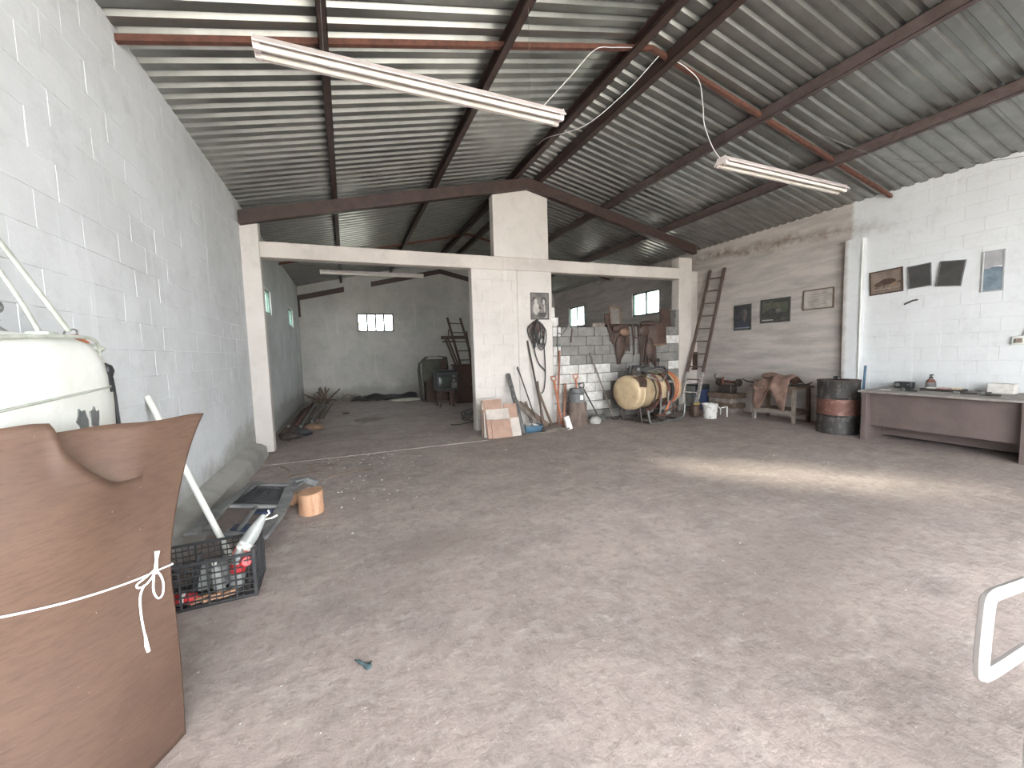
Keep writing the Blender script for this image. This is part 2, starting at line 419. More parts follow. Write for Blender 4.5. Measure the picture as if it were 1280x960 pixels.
tag(kb.build('trim_1', CEMENT), 'rough cement ledge along the foot of the left wall', 'ledge', kind='structure')
# pilaster, right wall
pl = MB().box(XR-.12, XR+.02, 4.26, 4.53, 0, 3.28).build('trim_2', WR, bevel=.01)
tag(pl, 'pale pilaster on the right wall behind the drum', 'pilaster', kind='structure')
MB().tube([(XR-.13, 4.25, .2), (XR-.13, 4.25, 3.1), (XR-.10, 4.26, 3.22), (XR-.03, 4.3, 3.26)], .014).build('pipe', WHITE, pl)

# partition: pillars, lintel, stub
pp = thing('wall_partition', 'whitewashed pillar and lintel frame dividing the hall', 'partition', (3.1, YP, 0), kind='structure')
MB().box(XL-.01, -1.17, YP, YP+.2, 0, 3.80).build('pillar', WP, pp, bevel=.012)
MB().box(-1.17, 7.40, YP-.01, YP+.2, 3.11, 3.36).build('lintel', WBEAM, pp, bevel=.012)
MB().box(3.2, 3.97, YP-.012, YP+.2, 0, 3.11).build('pillar', WP, pp, bevel=.012)
mb = MB(); mb.prism([(2.74, YP, 3.36), (3.92, YP, 3.36), (3.92, YP, zroof(3.92)-.34), (XRIDGE, YP, zroof(XRIDGE)-.30), (2.74, YP, zroof(2.74)-.34)], (0, .2, 0))
mb.build('pillar_head', WP, pp, bevel=.012)
MB().box(7.37, 7.77, YP, YP+.25, 0, 3.62).build('pillar', WBEAM, pp, bevel=.02)
MB().box(7.77, XR, YP+.38, YP+.5, 0, 3.40).build('stub_wall', WBEAM, pp)
MB().box(2.275, 3.2, YP+.004, YP+.19, 0, 3.11).build('core', WP, pp)
psrc = {}
def pblock(x0, x1, z0, z1, mat, parent, yf, th=.03, dy=0):
    key = (round(x1-x0, 3), round(z1-z0, 3), mat.name)
    if key not in psrc:
        wd, hg = x1-x0, z1-z0
        o = MB().box(-wd/2, wd/2, 0, th, 0, hg).build('concrete_block', mat, parent, local=True, bevel=.004); psrc[key] = o
    else: o = share(psrc[key], 'concrete_block', parent)
    o.matrix_basis = worldm(parent).inverted() @ Matrix.Translation(((x0+x1)/2, yf+dy, z0)) @ Matrix.Rotation(random.uniform(-.006, .006), 4, 'Z')
    return o
for r in range(15):
    z0 = r*.2074; xs = [2.27, 2.68, 3.085, 3.2] if r % 2 else [2.27, 2.475, 2.885, 3.2]
    for a, b in zip(xs, xs[1:]): pblock(a+.001, b-.001, z0+.001, z0+.2064, WP, pp, YP-.004, dy=random.uniform(-.002, .003))
for r in range(15):      # pillar reveal towards the rear room
    MB().box(2.268, 2.28, YP+.01, YP+.19, r*.2074+.004, r*.2074+.203).build('concrete_block', WP, pp)
# low unfinished block wall
lw = MB().box(3.97, 7.37, YP+.03, YP+.2, 0, 1.99).build('wall_low', MORTAR, smooth=False)
tag(lw, 'low unfinished block wall, limed below and bare grey above, behind the sprayer', 'wall', kind='structure')
for r in range(10):
    z0 = r*.2; x = 3.97-(.205 if r % 2 else 0)
    while x < 7.36:
        a, b = max(x, 3.97), min(x+.41, 7.37)
        if b-a > .08:
            cx = (a+b)/2
            white = (r < 6 and cx < 5.5) or (r < 7 and cx < 4.3) or (r in (7, 9) and cx < 4.25) or (r in (5, 8) and cx > 7.0)
            if r in (0,) and cx > 4.9: white = False
            if 5.0 < cx < 5.5 and r in (2, 0): white = False
            pblock(a+.006, b-.006, z0+.006, z0+.194, BLOCKW if white else BLOCKG, lw, YP+random.uniform(-.006, .006), th=.06)
        x += .41
for z0, a, b in ((2.0, 3.97, 4.12), (2.2, 3.97, 4.04), (2.0, 7.25, 7.37), (2.2, 7.27, 7.37)):
    pblock(a, b-.004, z0+.004, z0+.196, BLOCKW if a < 5 else BLOCKG, lw, YP, th=.19)

# roof: sheets, purlins, rafters
rf = thing('ceiling', 'corrugated metal sheet roof on brown steel purlins', 'roof', (XRIDGE, 0, EAVE), kind='structure')
PIT = .165
def sheet(side):
    prof = []
    for k in range(6):
        y = k*PIT; prof += [(y, 0), (y+.082, 0), (y+.104, .034), (y+.143, .034)]
    prof += [(6*PIT, 0), (6*PIT+.082, 0), (6*PIT+.10, .028)]
    n = len(prof); half = (XR-XL)/2+.12
    vs = [V(XRIDGE+side*t*half, y, zroof(XRIDGE)-SL*t*half+z) for t in (0, 1) for y, z in prof]
    return MB().add(vs, [(i, i+1, n+i+1, n+i) for i in range(n-1)])
for side in (-1, 1):
    src = sheet(side).build('roof_sheet', GALV, rf, solid=.001, smooth=False)
    for k in range(20):
        o = src if k == 0 else share(src, 'roof_sheet', rf)
        o.matrix_basis = Matrix.Translation((0, YF-.5+k*6*PIT, .0012*(k % 2)))
def channel(x, d=.14, wd=.055, mat=BROWN):
    zt = zroof(x)-.004; s = -1 if x < XRIDGE else 1
    mb = MB()
    for (a, b, c, e) in ((-wd/2, -wd/2+.006, -d, 0), (-wd/2, wd/2, -d, -d+.006), (-wd/2, wd/2, -.006, 0), (wd/2-.006, wd/2, -d, -d+.02), (wd/2-.006, wd/2, -.02, 0)):
        mb.box(x+min(s*a, s*b), x+max(s*a, s*b), YF, YB, zt+c, zt+e)
    return mb.build('purlin', mat, rf, smooth=False)
for x in (-.03, 1.62): channel(x, wd=.075)
channel(3.19, wd=.10); channel(3.72, wd=.10)
channel(5.30, wd=.075, mat=BROWN2); channel(6.85, wd=.075, mat=BROWN2)
def rafter(y, xa, xb, top, d, wd, mat=BROWN, name='rafter'):
    mb = MB()
    za, zb = zroof(xa)-top, zroof(xb)-top
    mb.prism([(xa, y-wd/2, za), (xb, y-wd/2, zb), (xb, y-wd/2, zb-d), (xa, y-wd/2, za-d)], (0, wd, 0))
    return mb.build(name, mat, rf, smooth=False)
rafter(YP-.05, XL+.02, XRIDGE, .15, .20, .12); rafter(YP-.05, XRIDGE, 7.80, .15, .20, .12)
rafter(3.95, XL, XRIDGE, .045, .05, .045, RUSTROD, 'angle_iron'); rafter(3.95, XRIDGE, XR, .045, .05, .045, RUSTROD, 'angle_iron')
rafter(11.6, XL, XRIDGE, .045, .05, .045, RUSTROD, 'angle_iron'); rafter(11.6, XRIDGE, XR, .045, .05, .045, RUSTROD, 'angle_iron')
for a, b in ((XL, .05), (.95, XRIDGE), (XRIDGE, 4.7)): rafter(YB-.03, a, b, .30, .17, .06)
MB().box(XL+.01, XL+.07, YB-.08, YB-.02, 2.9, 3.5).build('steel_stub', BROWN, rf)
mbr = MB(); zr = zroof(XRIDGE)
mbr.add([V(XRIDGE-.25, YF-.4, zr+.04-SL*.25), V(XRIDGE, YF-.4, zr+.06), V(XRIDGE+.25, YF-.4, zr+.04-SL*.25), V(XRIDGE-.25, YB+.4, zr+.04-SL*.25), V(XRIDGE, YB+.4, zr+.06), V(XRIDGE+.25, YB+.4, zr+.04-SL*.25)], [(0, 1, 4, 3), (1, 2, 5, 4)])
mbr.build('ridge_cap', GALV, rf, smooth=False)

# windows
def window(n, axis, c, a0, a1, z0, z1, nm, label, mat):
    """axis 'x' wall normal: plane x=c, extent along y; 'y': plane y=c, extent along x"""
    P = (lambda a, d, z: V(c+d, a, z)) if axis == 'x' else (lambda a, d, z: V(a, c+d, z))
    def bx(mb, aa, ab, da, db, za, zb):
        p, q = P(aa, da, za), P(ab, db, zb)
        mb.box(min(p.x, q.x), max(p.x, q.x), min(p.y, q.y), max(p.y, q.y), za, zb)
    t = .045; mb = MB()
    bx(mb, a0, a1, -.03, .03, z0, z0+t); bx(mb, a0, a1, -.03, .03, z1-t, z1)
    bx(mb, a0, a0+t, -.03, .03, z0+t, z1-t); bx(mb, a1-t, a1, -.03, .03, z0+t, z1-t)
    o = mb.build('window_%d' % n, mat, smooth=False); tag(o, label, 'window', kind='structure')
    st = (a1-a0-2*t)/nm
    for k in range(nm):
        p0 = a0+t+k*st
        if k:
            mb = MB(); bx(mb, p0-.03, p0+.03, -.022, .022, z0+t, z1-t); mb.build('mullion', mat, o, smooth=False)
        mb = MB(); bx(mb, p0+(.03 if k else 0), p0+st-(.03 if k < nm-1 else 0), -.003, .003, z0+t, z1-t); mb.build('pane', GLASS, o, smooth=False)
window(1, 'y', YB+.06, *WINB, 4, 'four-pane window in the far gable wall', DARK)
window(2, 'x', XL-.06, *WINL[0], 2, 'green-framed window in the left wall just beyond the pillar', GREENF)
window(3, 'x', XL-.06, *WINL[1], 2, 'green-framed window in the left wall close to the far gable', GREENF)
window(4, 'x', XR+.06, *WINR[0], 2, 'green-framed window above the hanging harness', GREENF)
window(5, 'x', XR+.06, *WINR[1], 2, 'small bright window in the right wall near the far corner', GREENF)

# ------------------------------------------------------------------ rusty sheet, string, bundle (front left)
BASE = [(-.69, 1.93), (-.765, 1.80), (-.86, 1.665), (-.975, 1.55), (-1.10, 1.475), (-1.25, 1.44), (-1.38, 1.45)]
BPTS = smooth_pts([(x, y, 0) for x, y in BASE], 8); NB = len(BPTS)-1
def base(s):
    t = max(0, min(1, s))*NB; i = min(int(t), NB-1); return BPTS[i].lerp(BPTS[i+1], t-i)
def bnorm(s):
    d = base(min(1, s+.02))-base(max(0, s-.02)); return V(-d.y, d.x, 0).normalized()   # points to the open floor
def sheet_pt(s, z, layer):
    p = base(s); n = bnorm(s)
    if n.x < 0: n = -n
    e = ss((s-.16)/.2)
    flare = .26*max(0, z-.62)**1.9/(.66**1.9) if z > .62 else 0
    tang = (base(0)-base(.06)).normalized()
    p = p+tang*flare*(1-s)**2.2 - n*.03*ss((z-.9)/.4)
    p = p+n*(.012*sin(z*4+s*5))
    if layer: p = p-n*(.035*ss((s-.15)/.16))
    else: p = p+n*(.022*e*ss((z-.6)/.4)+.012*ss((s-.16)/.14)*ss((z-zslit(s)+.10)/.10))
    return V(p.x, p.y, z)
def ztop(s): return 1.272+.045*s+.003*sin(s*29)
SLIT = [(0, 1.075), (.155, 1.078), (.215, 1.082), (.25, 1.095), (.285, 1.125), (.32, 1.16), (.36, 1.21), (.38, 1.245), (.395, 1.295), (.41, 1.325), (.44, 1.33), (.6, 1.32), (1, 1.28)]
def zslit(s):
    for (a, za), (b, zb) in zip(SLIT, SLIT[1:]):
        if s <= b: return za+(zb-za)*(s-a)/(b-a)
    return SLIT[-1][1]
mb = MB()
mb.grid(lambda u, v: sheet_pt(u, v*zslit(u), 0), 90, 36)
mb.grid(lambda u, v: sheet_pt(u, min(zslit(u), 1.20)-(.10*ss((u-.16)/.05))+v*(ztop(u)-min(zslit(u), 1.20)+.10*ss((u-.16)/.05)), 1), 90, 10)
rs = mb.build('rusty_metal_sheet', RUST, solid=.003, ang=1.2)
tag(rs, 'large curved brown rusty metal sheet standing on the floor, torn along its top', 'metal sheet')
def on_sheet(s, z, d=.008):
    p = sheet_pt(s, z, 0); n = bnorm(s)
    if n.x < 0: n = -n
    return p+n*d
t = thing('white_string', 'white string tied in a bow round the rusty sheet', 'string', tuple(on_sheet(.2, .66)))
line = [on_sheet(s, .712+.06*s+.30*max(0, s-.12)**1.6, .007) for s in [i/30 for i in range(31)]]
line = [sheet_pt(0, .712, 0)+V(-.02, .03, 0)]+line
MB().tube(line, .0035, 6).build('cord', STRING, t)
lp = [on_sheet(.085+a, z) for a, z in ((0, .72), (-.018, .70), (-.03, .66), (-.022, .62), (-.004, .615), (.008, .65), (.004, .70), (0, .72))]
MB().tube(smooth_pts(lp, 4), .0038, 6).build('loop', STRING, t)
lp = [on_sheet(.085+a, z, .011) for a, z in ((0, .715), (.03, .69), (.055, .69), (.06, .705), (.03, .715), (-.005, .73))]
MB().tube(smooth_pts(lp, 4), .0036, 6).build('loop', STRING, t)
lp = [on_sheet(.11+a, z) for a, z in ((.01, .69), (.025, .66), (.03, .61), (.03, .55), (.027, .50))]
MB().tube(smooth_pts(lp, 4), [.0036]*17, 6).build('tail', STRING, t)
MB().tube([on_sheet(.137, .51), on_sheet(.137, .47), on_sheet(.134, .445)], [.004, .007, .006], 6).build('frayed_end', STRING, t)
MB().tube([on_sheet(.085, .71, .012), on_sheet(.082, .76, .012), on_sheet(.08, .79, .012)], [.008, .005, .009], 6).build('knot', STRING, t)

def rbox(c, h, e=.35, n=24, wob=0.):
    """rounded box (superellipsoid) as a MB"""
    mb = MB(); c = V(*c)
    def sp(a, p): return math.copysign(abs(a)**p, a)
    def fn(u, v):
        th = 2*pi*u; ph = pi*(v-.5)
        x = sp(cos(ph), e)*sp(cos(th), e); y = sp(cos(ph), e)*sp(sin(th), e); z = sp(sin(ph), e)
        k = 1+wob*(sin(9*x+4*z)*sin(7*y+3))
        return c+V(x*h[0]*k, y*h[1]*k, z*h[2]*k)
    return mb.grid(fn, n, n//2)
tag(MB().box(-1.36, -1.06, 1.62, 2.40, 0, .86).build('wooden_box', WOODO, bevel=.006), 'plain wooden box under the white vinyl bundle', 'box')
t = thing('vinyl_bundle', 'bulky white vinyl-wrapped bundle with a torn patch, slung from the wall by pale straps', 'bundle', (-1.2, 2.05, .86))
bod = rbox((-1.18, 2.00, 1.24), (.205, .44, .385), .38, 32, .012).build('body', WHITEV, t)
MB().tube(smooth_pts([(-.975, 1.56, 1.36), (-.972, 1.8, 1.375), (-.973, 2.1, 1.39), (-.99, 2.36, 1.40), (-1.05, 2.44, 1.40)], 4), .005, 6).build('seam', WEBB, bod)
MB().tube(smooth_pts([(-1.0, 1.57, 1.58), (-.995, 1.85, 1.60), (-1.0, 2.2, 1.615), (-1.02, 2.36, 1.60), (-1.04, 2.42, 1.53), (-1.06, 2.445, 1.40)], 5), .007, 6).build('piping', WEBB, bod)
for dy, w_, jit in ((2.10, .034, (1, .8, 1.1, .85, 1.15, .9, 1.2, .75, 1.0, 1.1, .85, 1.1)), (2.185, .030, (.9, 1.15, .7, 1.1, .8, 1.2, .9, 1.1, .75, 1.15, 1.0, .8))):
    poly = [V(-.972, dy+w_*jit[k]*cos(k*pi/6), 1.282+.050*jit[k]*sin(k*pi/6)-.25*(k in (2, 3))*.03) for k in range(12)]
    MB().prism(poly, (-.02, 0, 0)).build('tear', DGREY, bod, smooth=False)
# end gusset with bands and black strap
rbox((-1.17, 2.47, 1.32), (.13, .075, .26), .5, 20).build('end_gusset', WHITE, t)
MB().ell((-1.16, 2.50, 1.575), (.11, .075, .03), 14).build('end_lip', WEBB, t)
MB().bar((-1.06, 2.535, 1.30), (-1.20, 2.56, 1.30), .02, .02).build('toggle_bar', STEEL, t)
MB().tube(smooth_pts([(-1.035, 2.445, 1.50), (-1.05, 2.51, 1.46), (-1.06, 2.55, 1.40), (-1.06, 2.56, 1.30), (-1.06, 2.57, 1.10), (-1.07, 2.56, .90)], 4), .010, 6).build('black_strap', DARK, t)
MB().ell((-1.04, 2.475, 1.47), (.022, .035, .035), 8).build('strap_knot', DARK, t)
MB().tube([(-1.04, 2.46, 1.47), (-1.02, 2.42, 1.43), (-1.0, 2.40, 1.38)], .013, 6).build('strap_tail', DARK, t)
ring = [V(-1.13+.022*cos(a), 2.42+.022*sin(a)*.6, 1.645+.022*sin(a)*.8) for a in [k*pi/5 for k in range(10)]]
MB().tube(ring, .004, 6, True).build('ring', STEEL, t)
MB().bar((-1.13, 2.44, 1.635), (-1.12, 2.50, 1.60), .03, .012).build('orange_tab', ORANGE, t)
def ribbon(pts, wd, side):
    pts = smooth_pts(pts, 6); sd_ = V(*side).normalized()*wd/2
    mb = MB(); n = len(pts)
    return mb.add([p-sd_ for p in pts]+[p+sd_ for p in pts], [(i, i+1, n+i+1, n+i) for i in range(n-1)])
ribbon([(-1.13, 2.41, 1.65), (-1.22, 2.38, 1.86), (-1.33, 2.36, 2.10), (-1.405, 2.30, 2.30)], .022, (.5, .8, .2)).build('strap', WEBB, t, solid=.004)
ribbon([(-1.10, 2.17, 1.62), (-1.16, 2.19, 1.76), (-1.27, 2.23, 1.98), (-1.405, 2.27, 2.30)], .017, (.5, .8, .2)).build('strap', WEBB, t, solid=.004)
MB().box(-1.13, -1.06, 2.13, 2.20, 1.61, 1.635).build('strap_anchor', WEBB, t, bevel=.006)
MB().tube([(-1.408, 2.285, 2.28), (-1.385, 2.285, 2.28), (-1.38, 2.285, 2.31), (-1.395, 2.285, 2.33)], .006, 6).build('wall_hook', IRON, t)
t = thing('grey_canvas_bag', 'slumped grey canvas bag with a buckle on top of the white bundle', 'bag', (-1.26, 1.90, 1.62))
mb = MB(); mb.grid(lambda u, v: V(-1.26+(.10*(1-.75*v))*cos(2*pi*u), 1.93+.40*(1-v)**.9*(1-.55*v)*sin(2*pi*u)-.14*v, 1.62+.30*v+.012*sin(9*u*pi)), 24, 10)
mb.build('bag_body', GREYV, t)
MB().tube(smooth_pts([(-1.17, 1.95, 1.66), (-1.17, 2.02, 1.74), (-1.19, 2.06, 1.71), (-1.18, 2.10, 1.67)], 4), .012, 6).build('strap', GREYV, t)
ring = [V(-1.155, 2.06+.03*cos(a), 1.72+.02*sin(a)) for a in [k*pi/5 for k in range(10)]]
MB().tube(ring, .005, 6, True).build('buckle', STEEL, t)
MB().box(-1.165, -1.15, 1.82, 1.94, 1.66, 1.72).build('pale_flap', WEBB, t, bevel=.004)

# ------------------------------------------------------------------ white pole, crate and what is in it
pd = V(-1.405, 3.84, 1.255)-V(-.83, 3.40, .03)
tag(MB().cyl((-.83, 3.40, .005), (-1.40, 3.835, 1.25), .021, n=14).build('white_pole', WHITE), 'white plastic pole leaning on the left wall behind the crate', 'pole')

cx0, cx1, cy0, cy1, ch = -1.15, -.62, 2.92, 3.26, .30
t = thing('plastic_crate', 'black plastic lattice crate of junk beside the rusty sheet', 'crate', ((cx0+cx1)/2, (cy0+cy1)/2, 0), radians(2))
W_ = cx1-cx0; D_ = cy1-cy0
def crate_side(L, place, name):
    mb = MB()
    for k in range(8):
        z = .012+k*(ch-.03)/7; mb.box(-L/2, L/2, -.004, .004, z-.0035 if k not in (0, 7) else z-.009, z+.0035 if k not in (0, 7) else z+.009, place)
    nv = int(L/.035)
    for k in range(nv+1):
        x = -L/2+L*k/nv; th = .005 if k % 4 == 0 else .002
        mb.box(x-th, x+th, -.003, .003, .012, ch-.012, place)
    return mb.build(name, DARK, t, local=True, smooth=False)
crate_side(W_, Matrix.Translation((0, -D_/2, 0)), 'lattice_side'); crate_side(W_, Matrix.Translation((0, D_/2, 0)), 'lattice_side')
crate_side(D_, Matrix.Translation((-W_/2, 0, 0)) @ Matrix.Rotation(pi/2, 4, 'Z'), 'lattice_side')
crate_side(D_, Matrix.Translation((W_/2, 0, 0)) @ Matrix.Rotation(pi/2, 4, 'Z'), 'lattice_side')
mb = MB()
for k in range(12): mb.box(-W_/2+k*W_/11-.004, -W_/2+k*W_/11+.004, -D_/2, D_/2, .004, .012)
for k in range(8): mb.box(-W_/2, W_/2, -D_/2+k*D_/7-.004, -D_/2+k*D_/7+.004, .004, .012)
mb.build('lattice_bottom', DARK, t, local=True, smooth=False)
for sx in (-1, 1):
    for sy in (-1, 1):
        x, y = sx*W_/2, sy*D_/2
        MB().box(x-.014 if sx > 0 else x-.006, x+.006 if sx > 0 else x+.014, y-.014 if sy > 0 else y-.006, y+.006 if sy > 0 else y+.014, 0, ch+.012).build('corner_post', DARK, t, local=True, bevel=.002)
def bottle(loc, h, r, mat, label, lab=None, tilt=None, name='plastic_bottle'):
    th = thing(name, label, 'bottle', loc)
    Mx = tilt or Matrix()
    pr = [(0, 0), (r*.9, 0), (r, .01), (r, h*.30), (r*.96, h*.34), (r, h*.38), (r, h*.62), (r*.85, h*.75), (r*.42, h*.90), (r*.36, h*.97), (0, h*.97)]
    MB().lathe(pr, 16, Mx).build('body', mat, th, local=True)
    if lab: MB().lathe([(r*1.015, h*.36), (r*1.02, h*.37), (r*1.02, h*.58), (r*1.015, h*.59)], 16, Mx).build('label_band', lab, th, local=True)
    MB().lathe([(r*.40, h*.93), (r*.42, h*.94), (r*.42, h), (0, h)], 12, Mx).build('cap', WHITE, th, local=True)
    return th
Rt = lambda ax, a: Matrix.Rotation(a, 4, ax)
bottle((-.735, 3.00, .06), .26, .042, CLEARP, 'cloudy bottle with a red label standing in the crate', RED, Rt('Y', .12))
bottle((-.83, 3.02, .012), .22, .036, CLEARP, 'small cloudy bottle with a white cap in the crate', None, Rt('Y', -.1))
def can(loc, label, rot):
    th = thing('drink_can', label, 'can', loc)
    MB().lathe([(.026, -.06), (.033, -.05), (.033, .05), (.026, .06)], 14, rot).build('body', RED, th, local=True)
    MB().lathe([(.0334, -.015), (.0336, -.012), (.0336, .006), (.0334, .009)], 14, rot).build('white_band', WHITE, th, local=True)
can((-1.0, 2.98, .05), 'crushed red can lying at the bottom of the crate', Rt('Y', pi/2) @ Rt('X', .3))
can((-.68, 2.98, .215), 'red and white can lodged near the crate rim', Rt('X', 1.2) @ Rt('Y', .4))
for k, (x, y, a) in enumerate(((-.86, 2.955, .2), (-.78, 2.965, -.3), (-.92, 2.96, .5))):
    tag(MB().bar((x-.05, y, .03), (x+.05, y+.02*a, .045), .03, .03).build('wood_offcut', WOOD, bevel=.004), 'short pale wood offcut at the bottom of the crate', 'wood offcut', 'wood offcuts in the crate')
tag(MB().box(-1.13, -1.06, 2.95, 3.04, .013, .285).build('black_container', DARK, bevel=.012), 'tall black container in the corner of the crate', 'container')
tag(MB().bar((-.97, 2.99, .02), (-.90, 2.95, .33), .035, .02).build('hand_brush', DARK, bevel=.006), 'black hand brush sticking out over the crate rim', 'brush')
tag(rbox((-.90, 3.15, .09), (.11, .07, .078), .5, 16, .05).build('grey_rag', GREYV), 'crumpled grey rag inside the crate', 'rag')
# cut clear plastic bottle lying over the rim
th = thing('cut_plastic_jug', 'cut cloudy plastic jug with a pinkish base lying over the crate corner', 'jug', (-.73, 3.05, .22))
Mj = Matrix.Rotation(radians(25), 4, 'Z') @ Rt('Y', radians(36)) @ Matrix.Scale(.80, 4)
MB().lathe([(0, 0), (.052, 0), (.056, .02), (.056, .075)], 16, Mj).build('pink_base', PINK, th, local=True)
MB().lathe([(.0565, .075), (.057, .08), (.057, .12), (.0565, .125)], 16, Mj).build('white_band', WHITE, th, local=True)
MB().lathe([(.055, .125), (.054, .18), (.044, .25), (.030, .32), (.018, .36)], 16, Mj).build('neck', CLEARP, th, local=True, solid=.002)
MB().tube([Mj @ V(.02, 0, .355), Mj @ V(.03, 0, .385), Mj @ V(.01, .01, .40)], .006, 6).build('cut_lip', WHITE, th, local=True)
MB().tube([Mj @ V(.02, -.02, .33), Mj @ V(.06, -.03, .36), Mj @ V(.09, -.02, .39)], .006, 6).build('cut_lip', WHITE, th, local=True)

# ------------------------------------------------------------------ car grille panel by the ledge
t = thing('bumper_grille', 'dusty black plastic car bumper with a slotted grille lying against the ledge', 'car bumper', (-.98, 4.35, 0))
# local frame: a lies along its length, b across (towards the floor), rising on the ledge
A0 = V(-1.02, 3.55, .05); la = V(.12, .992, .0).normalized()
def G(a, b, h=0):       # a 0..1.35 along y, b 0..0.45 across x
    p = A0+la*a+V(1, 0, 0)*(b-.12); p.z = .24-.30*b+h+.05*ss((a-.9)/.4)
    if p.z < .012: p.z = .012
    return p
def strip(pts, wd, th, name, mat=DGREY):
    pts = [Vector(p) for p in pts]; mb = MB()
    for p, q in zip(pts, pts[1:]): mb.bar(p, q, wd, th)
    return mb.build(name, mat, t, bevel=.006)
strip([G(.02, 0), G(.5, .0), G(.95, .02), G(1.2, .08)], .09, .03, 'outer_rail')
strip([G(.0, .44, .02), G(.45, .45, .03), G(.75, .44, .06), G(1.0, .42, .08), G(1.22, .46, .05)], .10, .035, 'outer_rail')
strip([G(.62, .02), G(.63, .42, .04)], .045, .03, 'cross_rail'); strip([G(1.12, .06), G(1.12, .42, .06)], .045, .03, 'cross_rail')
strip([G(.08, .05), G(.08, .42)], .05, .03, 'cross_rail'); strip([G(.12, .26), G(.62, .24, .02)], .03, .025, 'cross_rail')
strip([G(1.18, .40, .05), G(1.28, .50, .06), G(1.30, .60, .03)], .11, .06, 'end_bracket')
for k in range(6):
    b_ = .06+k*.062; strip([G(.65, b_, .008), G(1.10, b_+.005, .015+.04*b_)], .012, .012, 'slat', DARK)
for k in range(13):
    a = .66+k*.036; strip([G(a, .05, .012), G(a, .40, .045)], .007, .012, 'slat', DARK)
mbk = MB(); mbk.add([G(.64, .04, -.02), G(1.12, .04, -.02), G(1.12, .42, .02), G(.64, .42, .02)], [(0, 1, 2, 3)])
mbk.build('backing', BLKSH, t, solid=.004)
mbk = MB(); mbk.add([G(.50, .24, .0), G(.60, .24, .0), G(.60, .42, .03), G(.50, .42, .03)], [(0, 1, 2, 3)]); mbk.build('blue_panel', NAVY, t, solid=.01)
mbk = MB(); mbk.add([G(.10, .20, .0), G(.26, .20, .0), G(.26, .42, .02), G(.10, .42, .02)], [(0, 1, 2, 3)]); mbk.build('blue_panel', NAVY, t, solid=.01)

# ------------------------------------------------------------------ logs and sticks
def log(loc, r, h, ang, label, name='wood_stump'):
    th = thing(name, label, 'log', loc, ang)
    pr = [(r*(.98+.04*sin(k*2.1)), h*k/5) for k in range(6)]
    mb = MB().lathe([(0, 0)]+pr, 20)
    for v in mb.v: v.x *= 1+.06*sin(3*math.atan2(v.y, v.x)+1); v.z += .10*v.x*(v.z/h)
    mb.build('bark', WOOD, th, local=True)
    mb = MB().lathe([(r*.96, h+.001), (r*.94, h+.006), (0, h+.006)], 20)
    for v in mb.v: v.x *= 1+.06*sin(3*math.atan2(v.y, v.x)+1); v.z += .10*v.x
    mb.build('cut_face', M('cut_pine', (.44, .26, .16), .8, col2=(.34, .19, .11), scale=20), th, local=True)
log((-.40, 4.33, 0), .115, .205, .6, 'short barkless log standing on the floor by the bumper')
tag(MB().ell((-.60, 4.62, .072), (.085, .075, .07), 10, jit=.12).build('wood_chunk', WOOD), 'small split wood chunk lying against the bumper', 'log')
for k, (x0_, y0_, x1_, y1_) in enumerate(((-.95, 6.35, -.78, 6.05), (-.6, 6.25, .1, 6.30), (-.85, 5.75, -.35, 5.80), (-.55, 5.95, -.2, 6.1), (-.3, 5.5, .25, 5.62))):
    mb = MB().tube(smooth_pts([(x0_, y0_, .008), ((x0_+x1_)/2, (y0_+y1_)/2+.03, .016), (x1_, y1_, .008)], 4), .007, 6)
    tag(mb.build('twig', WOODO), 'thin dry twig on the floor past the log', 'twig', 'twigs on the floor past the log')
mb = MB()
for k in range(260):
    x, y = random.uniform(-.8, 7), random.uniform(1.2, 7)
    if k < 90: x, y = random.uniform(-1.1, .8), random.uniform(4.2, 6.9)
    r = random.uniform(.004, .011) if y > 3 else random.uniform(.002, .005)
    mb.ell((x, y, r*.5), (r*random.uniform(.7, 1.6), r, r*.6), 6)
db = mb.build('floor_grit', RUBBLE); tag(db, 'scattered pale grit and chips over the floor', 'grit', kind='stuff')
mb = MB()
for k in range(200):
    x, y = random.uniform(-1.1, .9), random.uniform(3.4, 6.9)
    a = random.uniform(0, pi); l = random.uniform(.03, .09)
    mb.tube([(x, y, .004), (x+l*cos(a), y+l*sin(a), .006)], .0022, 4)
tag(mb.build('straw_litter', WOODG), 'fine straw and splinters littering the floor by the ledge', 'litter', kind='stuff')
t = thing('plastic_scrap', 'small torn dark green plastic scrap lying alone on the floor', 'scrap', (-.02, 2.02, 0))
MB().tube(smooth_pts([(-.045, 2.06, .008), (-.03, 2.03, .02), (.0, 2.0, .012), (.02, 1.98, .008)], 4), [.004]*4+[.008]*5+[.014]*4, 8).build('scrap_body', M('dark_teal', (.06, .10, .11), .6), t)
MB().tube([(.0, 2.0, .01), (.03, 2.02, .008)], .004, 5).build('scrap_tab', DARK, t)

